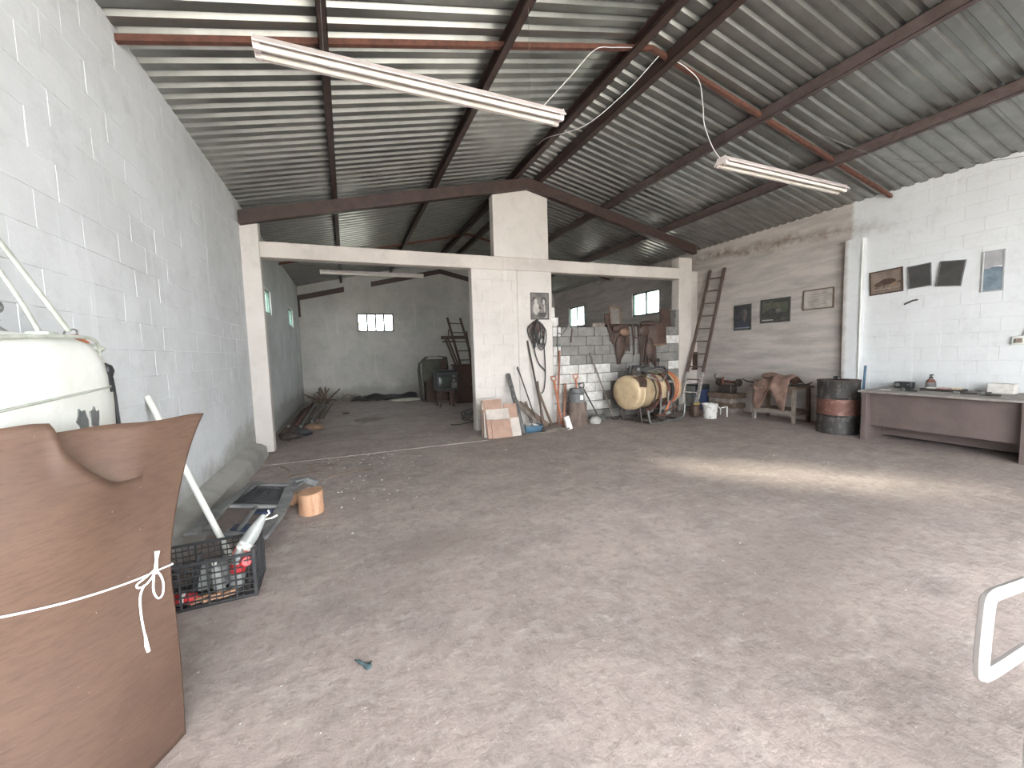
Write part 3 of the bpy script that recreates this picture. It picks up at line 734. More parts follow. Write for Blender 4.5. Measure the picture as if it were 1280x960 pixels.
# ------------------------------------------------------------------ fluorescent fittings
def fixture(x0, x1, y, z, label, yaw=0, wires=()):
    L = x1-x0; cx = (x0+x1)/2
    t = thing('fluorescent_fitting', label, 'ceiling light', (cx, y, z), yaw)
    mb = MB()
    prof = [(-.05, .085), (.05, .085), (.105, .02), (.10, .014), (.045, .05), (-.045, .05), (-.10, .014), (-.105, .02)]
    mb.prism([(-L/2, a, b) for a, b in prof], (L, 0, 0)); mb.build('reflector', FIXT, t, local=True, smooth=False)
    for s in (-1, 1):
        MB().cyl((-L/2+.04, s*.045, .012), (L/2-.04, s*.045, .012), .019, n=12).build('tube', TUBE, t, local=True)
        for e in (-1, 1):
            MB().box(e*(L/2-.02)-.02, e*(L/2-.02)+.02, s*.045-.018, s*.045+.018, -.012, .06).build('lampholder', FIXT, t, local=True, bevel=.003)
        MB().box(s*L/2-.004 if s > 0 else -L/2-.004, s*L/2+.004 if s > 0 else -L/2+.004, -.06, .06, .01, .088).build('end_cap', FIXT, t, local=True)
    for wx, top in wires:
        MB().cyl((wx-cx, 0, .08), (wx-cx, 0, top-z), .0022, n=5).build('hanger_wire', STEEL, t, local=True)
    return t
fixture(-.46, 1.92, 3.35, 3.57, 'long twin-tube fluorescent fitting hanging nearest the left wall', radians(1.5), ((-.03, zroof(-.03)-.14), (1.62, zroof(1.62)-.14)))
fixture(4.10, 6.47, 3.58, 3.57, 'long twin-tube fluorescent fitting hanging towards the framed pictures', radians(2), ((5.30, zroof(5.3)-.14),))
fixture(-.48, 2.0, 11.0, 3.55, 'long fluorescent fitting hanging in the rear room', 0, ((-.03, zroof(-.03)-.14), (1.62, zroof(1.62)-.14)))
def cord(pts, label, r=.005, mat=STRING, name='electric_cord', n=6):
    return tag(MB().tube(smooth_pts(pts, n), r, 6).build(name, mat), label, 'cord')
cord([(4.18, 3.60, 3.66), (4.10, 3.66, 3.82), (4.12, 3.80, 4.15), (4.20, 3.90, 4.45), (4.16, 3.92, 4.72), (3.95, 3.91, 4.82), (3.75, 3.9, 4.86)], 'white cord looping from the rafter down to the right-hand fitting')
cord([(3.15, 3.91, 4.86), (2.9, 3.91, 4.80), (2.66, 3.91, 4.72), (2.35, 3.91, 4.38), (2.03, 3.91, 4.03)], 'loose white cord hanging off the angle iron near the ridge', .004)
cord([(3.5, 3.88, 4.83), (3.2, 4.1, 4.50), (2.9, 4.5, 4.28), (2.75, 5.2, 4.45), (2.9, 5.8, 4.66)], 'slack white cord dipping below the ridge beams', .004)
cord([(5.6, 3.6, 4.28), (6.5, 3.1, 3.80), (7.4, 2.4, 3.62), (8.33, 1.6, 3.80)], 'thin dark wire swagged from the purlin to the right wall', .003, DGREY, 'dark_wire')
# ------------------------------------------------------------------ tiles against the central pillar
def tilepiece(x, z, wd, hg, y0, lean, mat, label, th=.012):
    """tile whose foot edge is at (x.., y0, z), leaning back by lean rad"""
    Mt = Matrix.Translation((x+wd/2, y0, z)) @ Matrix.Rotation(-lean, 4, 'X')
    mb = MB().box(-wd/2, wd/2, 0, th, 0, hg, Mt)
    o = mb.build('ceramic_tile', mat, bevel=.002)
    return tag(o, label, 'tile', 'tiles stacked against the central pillar')
LEAN = .36
def tp(x, up_, layer): return (x, .02+up_*cos(LEAN)-layer*.0*sin(LEAN), 6.62+up_*sin(LEAN)+layer*.022)
def tiles(x, up_, layer, wd, hg, mat, label):
    a = tp(x, up_, layer); return tilepiece(a[0], max(.004, a[1]-.015), wd, hg, a[2], LEAN, mat, label)
tiles(2.20, 0, 4, .42, .62, TILEW, 'backmost plain dusty tile of the stack on the pillar')
tiles(2.22, 0, 3.4, .36, .70, TERRA, 'tall terracotta tile showing at the top corner of the stack')
tiles(2.24, 0, 2, .44, .52, TILEW, 'pale tile with rough face in the middle of the stack')
tiles(2.60, 0, 2.6, .25, .60, TERRA, 'terracotta tile beside the pale one, upper row of the stack')
tiles(2.66, 0, .9, .19, .34, TILEW, 'dusty grey tile at the foot of the stack beside the pipe')
tiles(2.30, 0, 0, .37, .33, TERRA, 'front terracotta tile at the foot of the stack')
tiles(2.22, 0, 1, .14, .34, TERRA, 'narrow terracotta strip beside the front tile')
for k in range(4):
    tag(MB().box(2.17+.0*k, 2.188, 6.72+k*.05, 6.745+k*.05, .013, .45+.06*k, Matrix.Translation((0, 0, 0))).build('tile_strip', TERRA if k % 2 else TILEW, bevel=.002), 'edge-on tile strip at the side of the tile stack', 'tile', 'edge-on tile strips')

# ------------------------------------------------------------------ bars, boards and tools along the pillar
def rod(name, label, cat, p0, p1, r, mat, r1=None, n=10):
    return tag(MB().cyl(p0, p1, r, r1, n).build(name, mat), label, cat)
rod('grey_pipe', 'thick grey pipe leaning on the pillar beside the tiles', 'pipe', (2.90, 6.66, .01), (2.93, 7.43, 1.07), .045, STEEL, n=16)
rod('iron_rod', 'long straight black rod leaning beside the thick grey pipe', 'rod', (3.42, 7.12, .01), (3.15, 7.46, 1.21), .013, IRON)
rod('iron_rod', 'tallest black bar leaning on the pillar below the hanging cables', 'rod', (3.60, 7.22, .01), (3.38, 7.46, 1.73), .018, IRON)
rod('iron_rod', 'shorter upright dark bar below the hanging cables', 'rod', (3.50, 7.08, .01), (3.57, 7.43, .90), .022, WOODO)
rod('iron_rod', 'brown stave leaning between the dark bar and the orange handles', 'rod', (3.74, 7.16, .01), (3.60, 7.44, .68), .025, WOODO)
tag(MB().bar((3.46, 7.02, .03), (3.06, 7.40, .56), .04, .05).build('wood_batten', WOODG), 'narrow grey batten slanting down across the pillar foot', 'batten')
tag(MB().bar((3.62, 7.12, .04), (3.14, 7.42, .50), .03, .09).build('wood_board', WOODO), 'wider dark board slanting behind the grey batten', 'board')
tag(MB().bar((3.33, 7.2, .02), (3.30, 7.45, .50), .05, .03).build('wood_batten', WOODG), 'short upright grey batten behind the blue tray', 'batten')
t = thing('blue_tray', 'small blue metal tray heaped with pale rubble', 'tray', (3.17, 6.90, 0))
mb = MB()
def trayside(u, v):
    a = 2*pi*u; e = .45; c, s_ = cos(a), sin(a); k = (abs(c)**2/e+abs(s_)**2/e)
    x = math.copysign(abs(c)**.35, c)*(.17+.03*v); y = math.copysign(abs(s_)**.35, s_)*(.11+.02*v)
    return V(3.17+x, 6.90+y, .002+.12*v)
mb.grid(trayside, 32, 3); mb.box(3.02, 3.32, 6.80, 7.0, .002, .012); mb.build('tray_body', BLUE, t, solid=.004)
mb = MB()
for k in range(24):
    x, y = random.uniform(-.12, .12), random.uniform(-.07, .07)
    mb.ell((3.17+x, 6.90+y, .115+.05*(1-abs(x)/.14)-.02), (random.uniform(.02, .045), random.uniform(.02, .04), random.uniform(.015, .035)), 6)
mb.box(3.03, 3.31, 6.81, 6.99, .02, .10)
tag(mb.build('rubble_fill', RUBBLE, t, smooth=False), kind='stuff')
t = thing('hose_coil', 'thin pale hose lying in loose loops on the floor by the blue tray', 'hose', (3.45, 6.72, 0))
hp = []
for k in range(46):
    a = k*.42; r = .15+.07*sin(k*.5); hp.append((3.50+1.15*r*cos(a)+.004*k, 6.70+.55*r*sin(a), .012+.0006*k))
MB().tube(smooth_pts([(3.18, 6.66, .012), (3.3, 6.60, .012)]+hp, 2), .010, 6).build('hose', WOODG, t)
# hanging cables with picture above
t = thing('cable_hank', 'tangled hank of dark cables hanging from a nail on the pillar', 'cables', (3.58, 7.44, .65))
random.seed(3)
for k in range(9):
    cx = 3.58+random.uniform(-.09, .09); wdt = random.uniform(.03, .11); zt = 2.12+random.uniform(-.04, .03); zb = random.uniform(1.50, 1.80)
    y = 7.43+random.uniform(-.05, .02)
    pts = [(3.58, y, zt), (cx-wdt, y-.01, zt-.12), (cx-wdt*.9, y, zb+.12), (cx, y-.01, zb), (cx+wdt, y, zb+.14), (cx+wdt*.9, y-.02, zt-.14), (3.59, y, zt)]
    MB().tube(smooth_pts(pts, 4), .012, 6).build('cable_loop', DARK if k % 3 else LEATH, t)
MB().tube(smooth_pts([(3.70, 7.43, 2.0), (3.74, 7.42, 1.5), (3.745, 7.42, 1.0), (3.70, 7.41, .72), (3.64, 7.41, .65)], 4), .013, 6).build('cable_end', DARK, t)
MB().tube(smooth_pts([(3.50, 7.43, 2.0), (3.52, 7.43, 1.55), (3.60, 7.43, 1.28), (3.73, 7.43, 1.13), (3.75, 7.42, 1.05)], 4), .012, 6).build('cable_end', DARK, t)
MB().ell((3.58, 7.42, 1.98), (.085, .05, .12), 10, jit=.15).build('cable_knot', LEATH, t)
MB().cyl((3.58, 7.36, 2.13), (3.58, 7.485, 2.11), .006, n=6).build('nail', IRON, t)
def picture(name, label, wd, hg, loc, rotz, frame, field, tilt=0, fw=.022, marks=(), th=.02, skew=None, cat='picture', rollv=0):
    """local: x along width, z up, front face at -y"""
    t = thing(name, label, cat, loc, rotz)
    R = Matrix.Rotation(-tilt, 4, 'X') @ Matrix.Rotation(rollv, 4, 'Y')
    fr = MB()
    for a in ((-wd/2, wd/2, 0, fw), (-wd/2, wd/2, hg-fw, hg), (-wd/2, -wd/2+fw, fw, hg-fw), (wd/2-fw, wd/2, fw, hg-fw)):
        fr.box(a[0], a[1], -th, 0, a[2], a[3], R)
    fr.build('frame', frame, t, local=True, smooth=False)
    pr = MB().box(-wd/2+fw, wd/2-fw, -th*.5, 0, fw, hg-fw, R).build('print', field, t, local=True, smooth=False)
    for mi, (kind, cx, cz, rx, rz, mat) in enumerate(marks):
        fy = -th*.5-.0005-.0008*mi
        n = 20 if kind == 'e' else 4
        if kind == 'e': poly = [V(cx*wd+rx*wd*cos(2*pi*k/n), fy, cz*hg+rz*hg*sin(2*pi*k/n)) for k in range(n)]
        else: poly = [V((cx+sx*rx)*wd, fy, (cz+sz*rz)*hg) for sx, sz in ((-1, -1), (1, -1), (1, 1), (-1, 1))]
        MB().prism([R @ p for p in poly], R @ V(0, -.0012, 0)).build('print_mark', mat, pr, local=True, smooth=False)
    return t
BW1 = M('photo_grey', (.20, .18, .165), .6, col2=(.11, .10, .09), scale=9, lo=.42, hi=.58)
BWL = M('photo_light', (.46, .43, .40), .6)
picture('group_photograph', 'old grey framed photograph of two figures on the central pillar above the cables', .41, .54, (3.685, YP-.014, 2.15), 0, PRINTD, BW1, fw=.016, th=.015,
        marks=[('e', -.27, .76, .10, .08, PRINTD), ('e', -.22, .69, .09, .09, BWL), ('e', .22, .72, .16, .12, PRINTD), ('e', .22, .66, .06, .10, BWL), ('e', -.2, .40, .18, .22, BWL), ('e', .25, .42, .04, .15, BWL), ('e', .3, .12, .09, .06, BWL), ('e', .0, .44, .07, .05, PRINTD), ('b', .1, .18, .22, .08, PRINTD)])
t = thing('switch_conduit', 'thin dark conduit with a small switch box at the toothed edge of the pillar', 'conduit', (4.08, 7.48, 1.2))
MB().tube([(4.08, 7.478, 2.04), (4.08, 7.478, 1.25)], .013, 6).build('conduit', DGREY, t)
MB().tube(smooth_pts([(4.08, 7.47, 1.88), (4.2, 7.46, 1.86), (4.32, 7.45, 2.02)], 4), .012, 6).build('wire', DGREY, t)
MB().box(4.05, 4.12, 7.44, 7.48, 1.60, 1.66).build('switch_box', DGREY, t, bevel=.004)
tag(MB().bar((4.40, 7.46, 1.68), (4.44, 7.47, 1.98), .06, .03).build('wood_wedge', WOODG), 'short grey wooden wedge hung on the limed blocks beside the conduit', 'wedge')

def shovel(name, label, grip, foot, mat, shaft_r=.016, blade=None, dgrip=True):
    t = thing(name, label, 'shovel', tuple(foot))
    g_, f_ = Vector(grip), Vector(foot); d = (g_-f_).normalized(); sx = d.cross(V(0, 1, 0)).normalized()
    MB().cyl(f_+d*.02, g_-d*.10 if dgrip else g_, shaft_r, n=10).build('shaft', mat, t)
    if dgrip:
        p = g_-d*.11
        pts = [p, p+d*.05+sx*.055, g_+sx*.06, g_-sx*.06, p+d*.05-sx*.055, p]
        MB().tube(pts, .013, 6).build('grip', mat, t)
    if blade:
        b = Vector(blade); bd = (b-f_); L = bd.length; bd.normalize(); sw = bd.cross(V(0, 0, 1)).normalized(); un = sw.cross(bd)
        def fn(u, v):
            wv = .11*(1 if v < .6 else math.sqrt(max(0, 1-((v-.6)/.42)**2)))
            return f_+bd*(v*L)+sw*(2*u-1)*wv+un*(.03*(2*u-1)**2+.012)
        MB().grid(fn, 8, 10).build('blade', STEEL if mat is not HANDLE else IRON, t, solid=.004)
    return t
rod('wooden_shaft', 'tall reddish wooden shaft standing at the corner of pillar and low wall', 'shaft', (3.86, 7.16, .01), (4.10, 7.44, 1.51), .022, HANDLE, n=12)
shovel('orange_shovel', 'shovel with an orange grip leaning beside the tall reddish shaft', (3.92, 7.40, .98), (3.92, 7.08, .02), ORANGE, .022)
rod('wooden_shaft', 'shorter reddish wooden handle leaning beside the upturned bucket', 'shaft', (3.90, 6.98, .01), (4.19, 7.38, .82), .026, HANDLE, n=12)
shovel('orange_shovel', 'orange D-grip shovel standing behind the upturned bucket', (4.46, 7.42, 1.0), (4.45, 7.30, .02), ORANGE, .018)
shovel('steel_shovel', 'black-handled shovel with a broad steel blade by the limed wall', (4.57, 7.40, .80), (4.86, 7.22, .12), IRON, .016, (4.80, 6.92, .02))
t = thing('long_hoe', 'long-handled hoe leaning on the limed block wall beside the sprayer', 'hoe', (5.2, 7.3, 0))
MB().cyl((5.22, 7.14, .03), (4.85, 7.46, 1.45), .017, n=10).build('shaft', WOODG, t)
MB().box(5.17, 5.32, 7.10, 7.13, .004, .07).build('head', IRON, t, bevel=.004)
tag(MB().box(-.055, .055, -.03, .03, 0, .26, Matrix.Translation((3.88, 6.70, .004)) @ Matrix.Rotation(-.25, 4, 'Y') @ Matrix.Rotation(-.12, 4, 'X')).build('white_brick', BLOCKW, bevel=.006), 'broken whitish brick propped at the foot of the reddish handle', 'brick')
# stump with upturned bucket
t = thing('concrete_stump', 'rough brown cylinder stump carrying the upturned bucket', 'stump', (4.28, 7.08, 0))
mb = MB().lathe([(0, 0), (.225, 0), (.215, .08), (.20, .25), (.19, .44), (.17, .47), (0, .47)], 24)
for v in mb.v:
    k = 1+.05*sin(5*math.atan2(v.y, v.x)+v.z*9); v.x *= k; v.y *= k*.9
mb.build('stump_body', M('stump_brown', (.20, .15, .125), .92, col2=(.115, .085, .07), scale=7, bump=.5, bscale=25, st=(1, 1, .4)), t, local=True)
tag(MB().ell((4.66, 6.98, .06), (.13, .10, .09), 10, jit=.15).build('dirt_lump', CEMENT), 'low lump of hardened cement at the foot of the stump', 'lump')
t = thing('bucket', 'dark grey upturned bucket with a white sticker standing on the stump', 'bucket', (4.27, 7.08, .47))
MB().lathe([(0, .27), (.135, .27), (.14, .26), (.165, .03), (.172, .03), (.172, 0), (.16, 0), (.155, .01)], 24).build('bucket_body', DGREY, t, local=True)
MB().lathe([(.150, .17), (.158, .175), (.158, .185), (.150, .19)], 24).build('hoop', DARK, t, local=True)
MB().tube(smooth_pts([(-.17, -.02, .02), (-.22, -.06, .10), (-.17, -.06, .24), (-.13, -.02, .27)], 5), .012, 6).build('bail', DARK, t, local=True)
MB().box(-.02, .05, -.172, -.160, .05, .14).build('sticker', WHITE, t, local=True)

# ------------------------------------------------------------------ sprayer
L0, R0 = V(5.10, 6.60, .63), V(6.56, 6.92, .64)
ax = (R0-L0).normalized(); Ls = (R0-L0).length
t = thing('field_sprayer', 'cream tank sprayer on a tubular skid frame with pump, hoses and orange hoops', 'sprayer', ((L0.x+R0.x)/2, (L0.y+R0.y)/2, 0))
Mz = Matrix.Translation(L0) @ ax.to_track_quat('Z', 'Y').to_matrix().to_4x4()
pr = [(0, -.005), (.24, -.004), (.315, .004), (.338, .03), (.347, .07), (.34, .16), (.352, .17), (.352, .20), (.34, .21), (.345, .45), (.33, .47), (.33, 1.02), (.345, 1.04), (.34, 1.28), (.352, 1.29), (.352, 1.32), (.335, 1.40), (.30, 1.46), (.2, Ls-.01), (0, Ls)]
tk = MB().lathe(pr, 36, Mz).build('tank', CREAM, t, ang=.9)
MB().lathe([(.16, -.022), (.17, -.028), (.12, -.030), (0, -.028)], 24, Mz).build('end_boss', CREAM, tk)
sidev = ax.cross(V(0, 0, 1)).normalized()   # towards the viewer side
if sidev.y > 0: sidev = -sidev
def S(a, b, z): return L0+ax*a+sidev*b+V(0, 0, z-.63)
for a in (.58, .86):
    pts = [S(a, .40*cos(k), .63+.40*sin(k)) for k in [radians(q) for q in range(-80, 81, 16)]]
    MB().tube(smooth_pts([S(a, .12, .10)]+pts[:1]+pts, 2), .024, 8).build('hoop', RUSTROD, t)
for a in (.60, .84): MB().tube([S(a, .40, .62), S(a, .38, .25), S(a, .34, .12)], .02, 8).build('upright', STEEL, t)
for b in (-.28, .42):
    MB().tube(smooth_pts([S(.16, b, .30), S(.20, b, .10), S(.32, b, .026), S(.8, b, .024), S(1.2, b, .026), S(1.34, b, .10), S(1.37, b, .32)], 4), .023, 8).build('skid', STEEL if b > 0 else IRON, t)
for a in (.35, .75, 1.15): MB().tube([S(a, -.28, .026), S(a, .42, .026)], .018, 8).build('crossbar', IRON, t)
for a in (.2, .7, 1.3):
    for b in (-.2, .2): MB().tube([S(a, b*1.2, .03), S(a, b*.9, .40)], .02, 8).build('saddle_post', IRON, t)
for a in (1.16, 1.24):
    pts = [S(a+.06*sin(radians(q)), .36*cos(radians(q)), .63+.36*sin(radians(q))) for q in range(-60, 100, 16)]
    MB().tube(smooth_pts(pts, 2), .017, 8).build('orange_hoop', ORANGE, t)
MB().tube([S(.66, .42, .22), S(1.02, .46, .30)], .017, 8).build('lever', RUSTROD, t)
MB().tube([S(.72, .40, .20), S(.86, .42, .42)], .02, 8).build('lever', ORANGE, t)
MB().tube([S(.50, .36, .16), S(.72, .42, .15)], .022, 8).build('lever', RUSTROD, t)
MB().grid(lambda u, v: S(.46+.68*u, .362*cos(radians(-165+140*v)), .63+.362*sin(radians(-165+140*v))), 8, 16).build('cradle', LEATH, t, solid=.006)
MB().grid(lambda u, v: S(.90+.20*u, .366*cos(radians(-30+95*v)), .63+.366*sin(radians(-30+95*v))), 4, 12).build('guard_plate', IRON, t, solid=.005)
pm = MB().box(-.09, .09, -.08, .08, .06, .24, Matrix.Translation(S(.74, .26, 0))).build('pump', IRON, t, bevel=.015)
MB().cyl(S(.80, .30, .15), S(.93, .36, .18), .045, n=12).build('pump_head', STEEL, pm)
MB().cyl(S(.74, .30, .24), S(.74, .30, .31), .03, n=10).build('pump_valve', STEEL, pm)
en = MB().box(-.11, .11, -.09, .09, 0, .17, Matrix.Translation(S(.26, .0, .95))).build('engine_block', IRON, t, bevel=.015)
MB().box(-.09, .09, -.10, -.06, .14, .20, Matrix.Translation(S(.26, .0, .97))).build('engine_cover', DARK, en, bevel=.01)
MB().cyl(S(.12, .02, 1.02), S(.14, .02, 1.16), .03, n=10).build('intake', DARK, en)
MB().ell(S(.28, .10, 1.08), (.05, .04, .05), 10).build('carburettor', STEEL, en)
def flap(u, v):
    a = .02+.30*u; th_ = radians(62-68*v); r = .362
    return S(a+.04*sin(v*5), r*cos(th_)*.98, .63+r*sin(th_))+V(0, 0, .01*sin(u*9))
MB().grid(lambda u, v: flap(u*(1-.3*v), v*.62), 10, 10).build('leather_flap', LEATH, t, solid=.006)
for k in range(6):
    r = .14+.022*k
    pts = [S(.72+1.5*r*cos(q), .10+.7*r*sin(q), .985+.020*k+.03*sin(q*2+k)) for q in [j*pi/8 for j in range(17)]]
    MB().tube(pts, .016, 6).build('hose_loop', [STEEL, DARK, M('green_hose_%d' % k, (.17, .19, .13), .5), WOODG, DGREY, DARK][k], t)
MB().tube(smooth_pts([S(.40, .20, .95), S(.55, .30, .88), S(.72, .34, .84), S(.9, .30, .92)], 4), .022, 6).build('hose', WOODG, t)
MB().tube(smooth_pts([S(.98, .20, .95), S(1.0, .34, .78), S(.96, .41, .55), S(.84, .40, .30)], 4), .018, 6).build('hose', DARK, t)
MB().cyl(S(.98, .06, .93), S(.98, .06, 1.22), .016, n=8).build('lever_post', IRON, t)
MB().ell(S(.98, .06, 1.24), (.04, .04, .045), 10).build('knob', DARK, t)
MB().box(-.10, .10, -.06, .06, 0, .12, Matrix.Translation(S(.98, .16, .93))).build('valve_block', IRON, t, bevel=.01)
MB().cyl(S(.93, .28, .80), S(1.05, .36, .80), .035, n=10).build('pressure_gauge', STEEL, t)
for a in (.50, 1.10):
    pts = [S(a, .356*cos(radians(q)), .63+.356*sin(radians(q))) for q in range(0, 360, 15)]
    MB().tube(pts, .012, 6, True).build('tank_band', IRON, t)

# ------------------------------------------------------------------ harness and boards on the low wall
def hang(name, label, cat, straps, extra=()):
    xs = [p[0] for s_ in straps for p in s_[0]]; t = thing(name, label, cat, (sum(xs)/len(xs), 7.46, min(p[2] for s_ in straps for p in s_[0])))
    for pts, wd, mat in straps: ribbon(pts, wd, (1, .25, 0)).build('strap', mat, t, solid=.012)
    for nm, mb_, mat in extra: mb_.build(nm, mat, t)
def drop(x, z0, z1, dx=0, y=7.455): return [(x, 7.58, 2.035), (x, 7.50, z0+.03), (x+.01, y, z0-.12), (x+dx*.5, y-.012, (z0+z1)/2), (x+dx, y, z1)]
hang('leather_harness', 'heap of brown leather harness straps hung over the low wall with a tan pad', 'harness',
     [(drop(5.52+.035*k, 2.02, 1.17+.06*(k % 3), .05-.02*k), .045, LEATH) for k in range(6)]+[(drop(5.34+.05*k, 2.02, 1.68-.06*k, .06), .055, LEATH) for k in range(4)]+[(drop(5.74+.04*k, 2.02, 1.55-.1*(k % 2), .02), .04, LEATH) for k in range(4)],
     [('pad', MB().ell((5.60, 7.42, 1.55), (.13, .05, .26), 12, jit=.10), LEATH), ('pad', MB().ell((5.72, 7.42, 1.88), (.14, .05, .085), 12, jit=.08), LEATH2), ('pad', MB().ell((5.52, 7.44, 1.95), (.12, .05, .08), 12, jit=.08), LEATH)])
hang('halter', 'narrow leather halter of thin straps hung beside the harness heap', 'halter',
     [(drop(5.97, 2.02, 1.42, .05), .03, LEATH), (drop(6.03, 2.02, 1.36, -.02), .025, LEATH), (drop(6.12, 2.02, 1.40, .03), .03, LEATH), (drop(6.17, 2.0, 1.45, .02), .03, LEATH)],
     [('noseband', MB().tube(smooth_pts([(5.98, 7.44, 1.8), (6.07, 7.43, 1.75), (6.16, 7.44, 1.8)], 4), .015, 6), LEATH)])
def skirt(u, v):
    a = (u-.5)*.52; z = 2.08-.50*v
    return V(6.66+a*(1-.06*v), 7.44-.05*cos(pi*(u-.5))-.03*v+.10*max(0, .18-v), z+.025*sin(u*3.1)*v)
hang('saddle', 'brown leather saddle with wide skirt hung over the low wall above the sprayer', 'saddle',
     [(drop(6.28+.045*k, 2.02, 1.05+.07*((k*2) % 3), .03*(k-3)), .055, LEATH) for k in range(7)],
     [('skirt', MB().grid(skirt, 14, 10), LEATH), ('seat', MB().ell((6.45, 7.50, 2.07), (.22, .14, .07), 14, jit=.05), LEATH), ('fender_lump', MB().ell((6.44, 7.42, 1.50), (.12, .06, .26), 10, jit=.12), LEATH), ('fender_lump', MB().ell((6.28, 7.43, 1.90), (.14, .06, .13), 10, jit=.12), LEATH), ('skirt_edge', MB().tube([(6.44, 7.40, 1.585), (6.66, 7.37, 1.57), (6.90, 7.41, 1.60)], .022, 6), LEATH2)])
def boardat(name, label, x0, x1, z0, z1, mat, y=7.62, lean=.12):
    Mt = Matrix.Translation(((x0+x1)/2, y, z0)) @ Matrix.Rotation(-lean, 4, 'X')
    return tag(MB().box(-(x1-x0)/2, (x1-x0)/2, -.012, .012, 0, z1-z0, Mt).build(name, mat, bevel=.003), label, 'board')
boardat('dark_board', 'narrow dark board standing on the low wall beside the wooden frame', 5.36, 5.50, 2.0, 2.30, LEATH)
boardat('dark_board', 'broad dark brown board standing on the low wall under the window', 6.93, 7.24, 2.0, 2.43, LEATH)
boardat('dark_board', 'low grey plank end lying on the low wall left of the frame', 5.02, 5.34, 2.0, 2.09, WOODG, lean=0)
picture('standing_picture', 'wood-framed greyish picture standing on the low wall', .33, .46, (5.63, 7.60, 2.0), radians(4), WOODO, M('panel_grey', (.20, .18, .16), .7), tilt=.10, fw=.045)

# ------------------------------------------------------------------ ladder, bins and clutter by the right-hand corner
def ladder(name, label, f0, f1, t0, t1, n, rw, mat, matlow=None, nlow=0):
    f0, f1, t0, t1 = map(Vector, (f0, f1, t0, t1))
    t = thing(name, label, 'ladder', tuple((f0+f1)/2))
    for a, b in ((f0, t0), (f1, t1)):
        o = MB().bar(a, b, rw, rw*1.5, (t1-t0)).build('rail', mat, t, bevel=.004)
        if matlow: MB().bar(a, a.lerp(b, .27), rw*1.04, rw*1.54, (t1-t0)).build('limed_end', matlow, o)
    for k in range(n):
        u = (k+.45)/n*.985; MB().cyl(f0.lerp(t0, u), f1.lerp(t1, u), .016, n=8).build('rung', matlow if (matlow and k < nlow) else mat, t)
    return t
LADW = M('ladder_wood', (.125, .085, .07), .8, col2=(.085, .06, .05), scale=9)
ladder('wooden_ladder', 'long brown wooden ladder with limed feet leaning on the right wall', (7.20, 7.33, .02), (7.34, 6.99, .02), (8.28, 7.43, 3.34), (8.28, 7.03, 3.32), 11, .045, LADW, M('limed_wood', (.45, .43, .40), .85, col2=(.2, .17, .15), scale=18), 2)
t = thing('storage_bin', 'navy blue bin with a pale side and dark lid behind the ladder foot', 'bin', (7.72, 7.28, 0))
MB().box(7.55, 7.98, 7.17, 7.46, 0, .50).build('bin_body', NAVY, t, bevel=.02)
MB().box(7.535, 7.56, 7.18, 7.44, .02, .58).build('pale_side', DGREY, t, bevel=.006)
MB().box(7.54, 8.0, 7.16, 7.47, .50, .62).build('bin_lid', DARK, t, bevel=.03)
t = thing('white_bucket', 'white paint-smeared bucket on the floor by the ladder', 'bucket', (7.03, 6.29, 0))
BUCK = M('smeared_white', (.60, .59, .56), .7, col2=(.28, .27, .25), scale=14, lo=.5, hi=.66)
MB().lathe([(0, .0), (.125, 0), (.13, .01), (.145, .27), (.155, .275), (.155, .305), (.143, .305), (.12, .02), (0, .02)], 24).build('bucket_body', BUCK, t, local=True)
MB().tube(smooth_pts([(.15, 0, .28), (.20, -.05, .22), (.24, -.06, .16), (.23, -.06, .06)], 4), .006, 6).build('bail', WHITE, t, local=True)
t = thing('dark_sack', 'small slumped dark sack with a yellow rag beside the white bucket', 'sack', (6.88, 6.55, 0))
rbox((6.88, 6.55, .14), (.10, .10, .14), .6, 16, .06).build('sack_body', LEATH, t)
MB().ell((6.90, 6.50, .29), (.09, .06, .03), 10, jit=.2).build('yellow_rag', M('yellow_rag', (.32, .24, .08), .9), t)
for k, (z, y0, y1, dx, lab) in enumerate(((.0, 6.45, 7.08, 0, 'lowest'), (.11, 6.42, 7.10, .02, 'second'), (.22, 6.47, 7.05, -.02, 'third'), (.33, 6.40, 7.12, .01, 'topmost'))):
    tag(MB().box(7.86+dx, 8.24+dx, y0, y1, z, z+.105).build('timber_beam', WOODO if k % 2 else WOODG, bevel=.01), lab+' timber of the low stack by the right wall', 'timber', 'stacked timbers')
t = thing('bench_grinder', 'rusty dark machine with handles on the stacked timbers', 'machine', (8.05, 6.72, .435))
MB().box(7.95, 8.15, 6.55, 6.88, .435, .62).build('machine_body', IRON, t, bevel=.02)
MB().cyl((8.05, 6.42, .69), (8.05, 6.98, .69), .03, n=10).build('shaft', RUSTROD, t)
for y in (6.44, 6.95): MB().cyl((8.05, y-.03, .68), (8.05, y+.03, .68), .085, n=16).build('wheel', IRON, t)
MB().tube(smooth_pts([(8.0, 6.9, .70), (7.98, 7.02, .80), (7.98, 6.98, .86)], 4), .014, 6).build('handle', IRON, t)
MB().cyl((7.98, 6.80, .62), (7.98, 6.78, .80), .02, n=8).build('handle', RUSTROD, t)
t = thing('metal_bracket', 'small white metal bracket standing beside the white bucket', 'bracket', (7.38, 6.22, 0))
MB().tube([(7.30, 6.24, .20), (7.42, 6.20, .22), (7.42, 6.20, .0)], .012, 6).build('bracket_bar', WHITE, t)
t = thing('wall_shelf', 'small dark wooden box shelf on the corner wall behind the ladder', 'shelf', (8.05, 7.82, .95))
mb = MB().box(7.88, 8.22, 7.74, 7.88, .93, .97); mb.box(7.88, 8.22, 7.74, 7.88, 1.34, 1.38); mb.box(7.88, 7.91, 7.74, 7.88, .97, 1.34); mb.box(8.19, 8.22, 7.74, 7.88, .97, 1.34)
